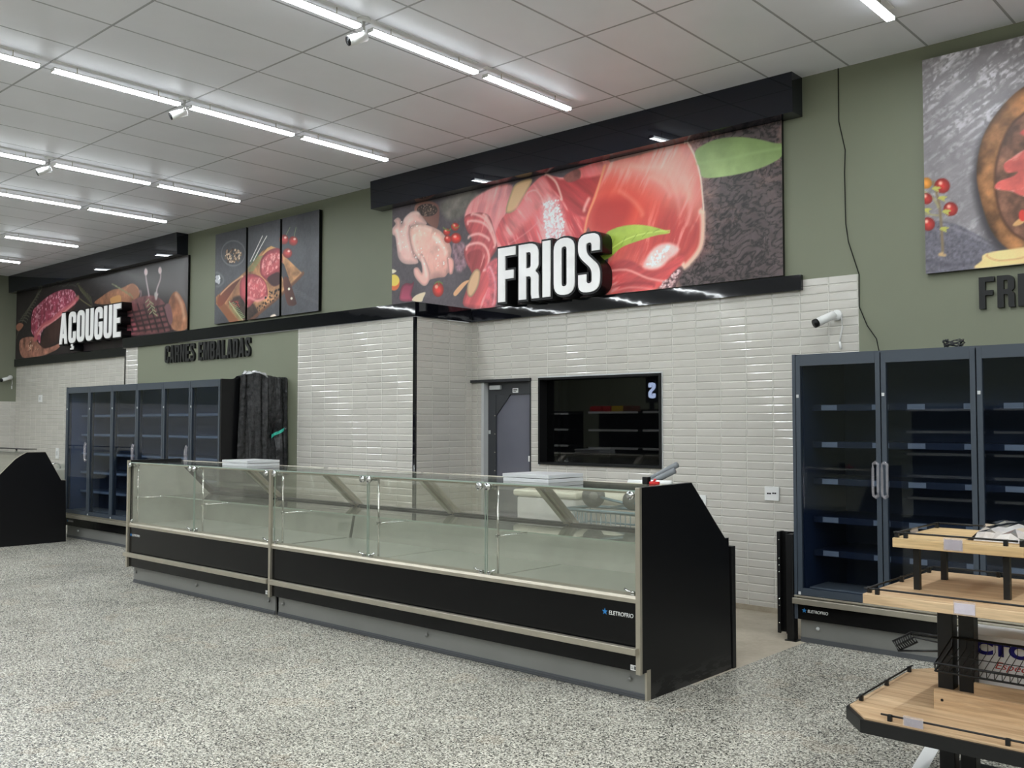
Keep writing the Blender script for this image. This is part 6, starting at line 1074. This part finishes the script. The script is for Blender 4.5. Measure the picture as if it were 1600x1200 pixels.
# middle board
b = put('middle_board', bx(BM(), -1.602, E_ - .02, 3.988, 4.842, .860, .900, .002), WD, gst)
z = .900
railing([(-1.588, 3.99, z), (-1.588, 4.82, z)], b, [(-1.588, 4.03, z), (-1.588, 4.40, z), (-1.588, 4.76, z)])
railing([(-1.60, 4.002, z), (E_ - .03, 4.002, z)], b, [(-1.545, 4.002, z), (-.8, 4.002, z)])
railing([(-1.588, 4.828, z), (E_ - .03, 4.828, z)], b, [(-1.3, 4.828, z), (-.8, 4.828, z)])
holder(-1.240, -1.158, 3.988, .863, .916, b, 'clear price holder')
# white carton with printed letters lying on the bottom board
c = thing('white_carton', 'white carton with dark blue capitals on the lower board of the stand', 'carton', (-1.0, 4.72, .431))
put('box', bx(BM(), -1.452, -.75, 4.605, 4.84, .431, .672, .004), paint('white_card', (250, 252, 255), .5, 0, .4, .03, 3), c)
put('blue_print', sans_bm('CTOS', -1.347, 4.605, .590, .285, .054, 0, .055), M['ink_blue'], c)
bm = sans_bm('Especiais', -1.262, 4.605, .532, .20, .030, .35)
put('red_script', bm, M['ink_red'], c)
# wire baskets hung on the posts
def basket(lab, x0, x1, yr, yf, zr, zf, lip, step):
    r = thing('wire_basket', lab, 'basket', ((x0 + x1) / 2, (yr + yf) / 2, zf))
    bm = tube(BM(), [(x0, yf, zf), (x1, yf, zf), (x1, yr, zr), (x0, yr, zr)], .0055, 8, True)
    tube(bm, [(x0, yf, zf), (x0, yf, zf - lip), (x1, yf, zf - lip), (x1, yf, zf)], .0045, 8)
    tube(bm, [(x0, yf, zf - lip), (x0, yr, zr - lip * 1.3), (x0, yr, zr)], .0045, 8)
    put('rim', bm, M['black_metal'], r, True)
    bm = BM(); n = int((x1 - x0) / step)
    for i in range(1, n):
        x = x0 + (x1 - x0) * i / n
        tube(bm, [(x, yf - .004, zf), (x, yf - .002, zf - lip), (x, yr, zr - lip * 1.3), (x, yr, zr)], .0017, 6)
    for q in (.33, .66):
        y, z = yf + (yr - yf) * q, zf - lip + (zr - lip * 1.3 - zf + lip) * q
        tube(bm, [(x0, y, z - .003), (x1, y, z - .003)], .002, 6)
    put('wires', bm, M['black_metal'], r, True)
    return r
basket('black wire basket hung before the white carton under the middle board', -1.407, E_ - .05, 4.50, 4.27, .665, .592, .032, .029)
bm = BM(); r = thing('wire_basket', 'small black wire basket sticking out beside the steel posts of the stand', 'basket', (-1.6, 4.7, .58))
A, B_, Cc, D_ = Vector((-1.762, 4.75, .551)), Vector((-1.735, 4.75, .509)), Vector((-1.672, 4.75, .607)), Vector((-1.645, 4.75, .565))
h = Vector((.0, .03, .0))
put('rim', tube(tube(tube(BM(), [A, Cc, D_, B_], .0055, 8, True), [Cc, (-1.475, 4.60, .640)], .005, 8), [B_, (-1.475, 4.60, .575)], .005, 8), M['black_metal'], r, True)
for i in range(1, 9): tube(bm, [A.lerp(Cc, i / 9), (A.lerp(Cc, i / 9) + B_.lerp(D_, i / 9)) / 2 - h * .4, B_.lerp(D_, i / 9)], .0038, 6)
tube(bm, [(A + B_) / 2, (Cc + D_) / 2, (-1.475, 4.60, .608)], .004, 6)
put('wires', bm, M['black_metal'], r, True)

# little table standing on the middle board
rs = thing('riser_table', 'small wooden table with thin black legs on the middle board of the stand', 'table', (-1.28, 4.42, .900))
b = put('tabletop', bx(BM(), -1.532, -1.022, 4.143, 4.702, 1.085, 1.125, .002), WDE, rs)
for x, y in ((-1.465, 4.245), (-1.465, 4.595), (-1.110, 4.245), (-1.110, 4.595)):
    put('leg', bx(BM(), x - .0125, x + .0125, y - .0125, y + .0125, .900, 1.085), M['black_metal'], rs)
z = 1.125
railing([(-1.52, 4.146, z), (-1.52, 4.69, z)], b, [(-1.52, 4.165, z), (-1.52, 4.67, z)])
railing([(-1.53, 4.156, z), (-1.045, 4.156, z)], b, [(-1.48, 4.156, z), (-1.09, 4.156, z)])
railing([(-1.52, 4.692, z), (-1.03, 4.692, z)], b, [(-1.3, 4.692, z), (-1.06, 4.692, z)])
railing([(-1.034, 4.15, z), (-1.034, 4.69, z)], b, [(-1.034, 4.17, z), (-1.034, 4.67, z)])
holder(-1.323, -1.247, 4.143, 1.090, 1.143, b, 'clear price holder')
put('price_holder', bx(BM(), -1.522, -1.516, 4.33, 4.41, 1.127, 1.150), M['acrylic'], b); put('price_holder', bx(BM(), -1.15, -1.07, 4.694, 4.70, 1.127, 1.150), M['acrylic'], b)

# crumpled clear bag
rg = random.Random(21); bm = BM(); nu, nv = 8, 7; rows = []
for j in range(nv):
    row = []
    for i in range(nu):
        u, v_ = i / (nu - 1), j / (nv - 1); edge = i in (0, nu - 1) or j in (0, nv - 1)
        jx, jy = (0, 0) if edge else (rg.uniform(-.008, .008), rg.uniform(-.018, .018))
        h = .004 if edge else .016 + .052 * math.sin(min(1, v_ * 1.25) * math.pi / 2) * min(1, 3.2 * min(u + .12, 1.08 - u)) + rg.uniform(-.009, .009)
        row.append(bm.verts.new((-1.262 + u * .222 + jx, 4.225 + v_ * .40 + jy, 1.1265 + h)))
    rows.append(row)
for j in range(nv - 1):
    for i in range(nu - 1):
        q = (rows[j][i], rows[j][i + 1], rows[j + 1][i + 1], rows[j + 1][i])
        if rg.random() < .5: bm.faces.new((q[0], q[1], q[2])); bm.faces.new((q[0], q[2], q[3]))
        else: bm.faces.new((q[0], q[1], q[3])); bm.faces.new((q[1], q[2], q[3]))
tag(put('plastic_bag', bm, M['film'], None, False, (-1.14, 4.44, 1.125)), 'crumpled clear plastic bag lying on the small riser table', 'bag')

# strip of white tape on the floor
tag(put('floor_tape', prism(BM(), [(-1.812, 5.666), (-1.754, 5.719), (-1.560, 4.55), (-1.618, 4.50)], .0003, .0012, 'z'), M['white'], None, False, (-1.7, 5.1, 0)), 'strip of white tape on the granite floor beside the wooden stand', 'tape')

# ================================================================== shelving across the aisle (seen mirrored in the dark glass)
M['carton_red'] = paint('red_carton', (190, 40, 36), .5); M['carton_yellow'] = paint('yellow_carton', (214, 176, 40), .5); M['carton_brown'] = paint('brown_carton', (120, 70, 50), .5)
def gondola(x0, x1, y, lab):
    r = thing('gondola_shelving', lab, 'shelving', ((x0 + x1) / 2, y, 0), 'shelving mirrored in the dark glass')
    put('back_panel', bx(BM(), x0, x1, y - .02, y, .1, 1.9), M['black_satin'], r)
    put('plinth', bx(BM(), x0, x1, y, y + .5, 0, .12), M['black_satin'], r)
    n = int((x1 - x0) / 1.3)
    for z in (.45, .8, 1.15, 1.5, 1.85):
        s = put('shelf', bx(BM(), x0, x1, y, y + .42, z - .02, z), M['black_satin'], r)
        bm = BM()
        for i in range(n): bx(bm, x0 + i * 1.3 + .06, x0 + i * 1.3 + 1.24, y + .42, y + .43, z - .032, z + .008)
        put('price_rail', bm, M['white'], s)
    return r
gondola(-16.9, -12.98, -1.4, 'black shelving with white price rails, mirrored at the left of the dark window')
gondola(-11.65, -6.4, -.2, 'black shelving with small cartons on top, mirrored at the right of the dark window')
gondola(-5.6, -2.9, -2.6, 'black shelving with white price rails, mirrored in the right cabinet doors')
for x0, x1, m, l in ((-11.60, -11.33, 'carton_red', 'red carton on top of the mirrored shelving, nearest the shelf end'), (-11.27, -11.08, 'carton_red', 'small red carton between red and yellow cartons on the mirrored shelving'), (-11.07, -10.80, 'carton_yellow', 'yellow carton on top of the mirrored shelving'), (-10.79, -10.62, 'carton_brown', 'small brown carton beside the yellow one on the mirrored shelving')):
    tag(put('carton', bx(BM(), x0, x1, -.18, .16, 1.8505, 1.965, .004), M[m], None, False, (x0, 0, 1.85)), l, 'carton', 'cartons on the mirrored shelving')
# lone lit letter across the aisle, mirrored in the window
r = thing('lit_sign', 'glowing letter S mirrored in the corner of the dark window', 'sign', (-12.2, -3.0, 2.3))
bm = glyph_mesh('S', .040, .036, .05); bmesh.ops.rotate(bm, verts=bm.verts, cent=(0, 0, 0), matrix=Matrix.Rotation(math.pi, 3, 'Z')); bmesh.ops.translate(bm, verts=bm.verts, vec=(-12.12, -3.0, 2.20))
put('lit_face', bm, emitter('blue_white_sign', (196, 214, 255), 9.0), r)
bm = BM(); bx(bm, -12.4, -12.1, -3.06, -3.01, 2.1, 2.7); bx(bm, -12.3, -12.2, -3.06, -3.01, 0, 2.1); put('sign_post', bm, M['black_satin'], r)
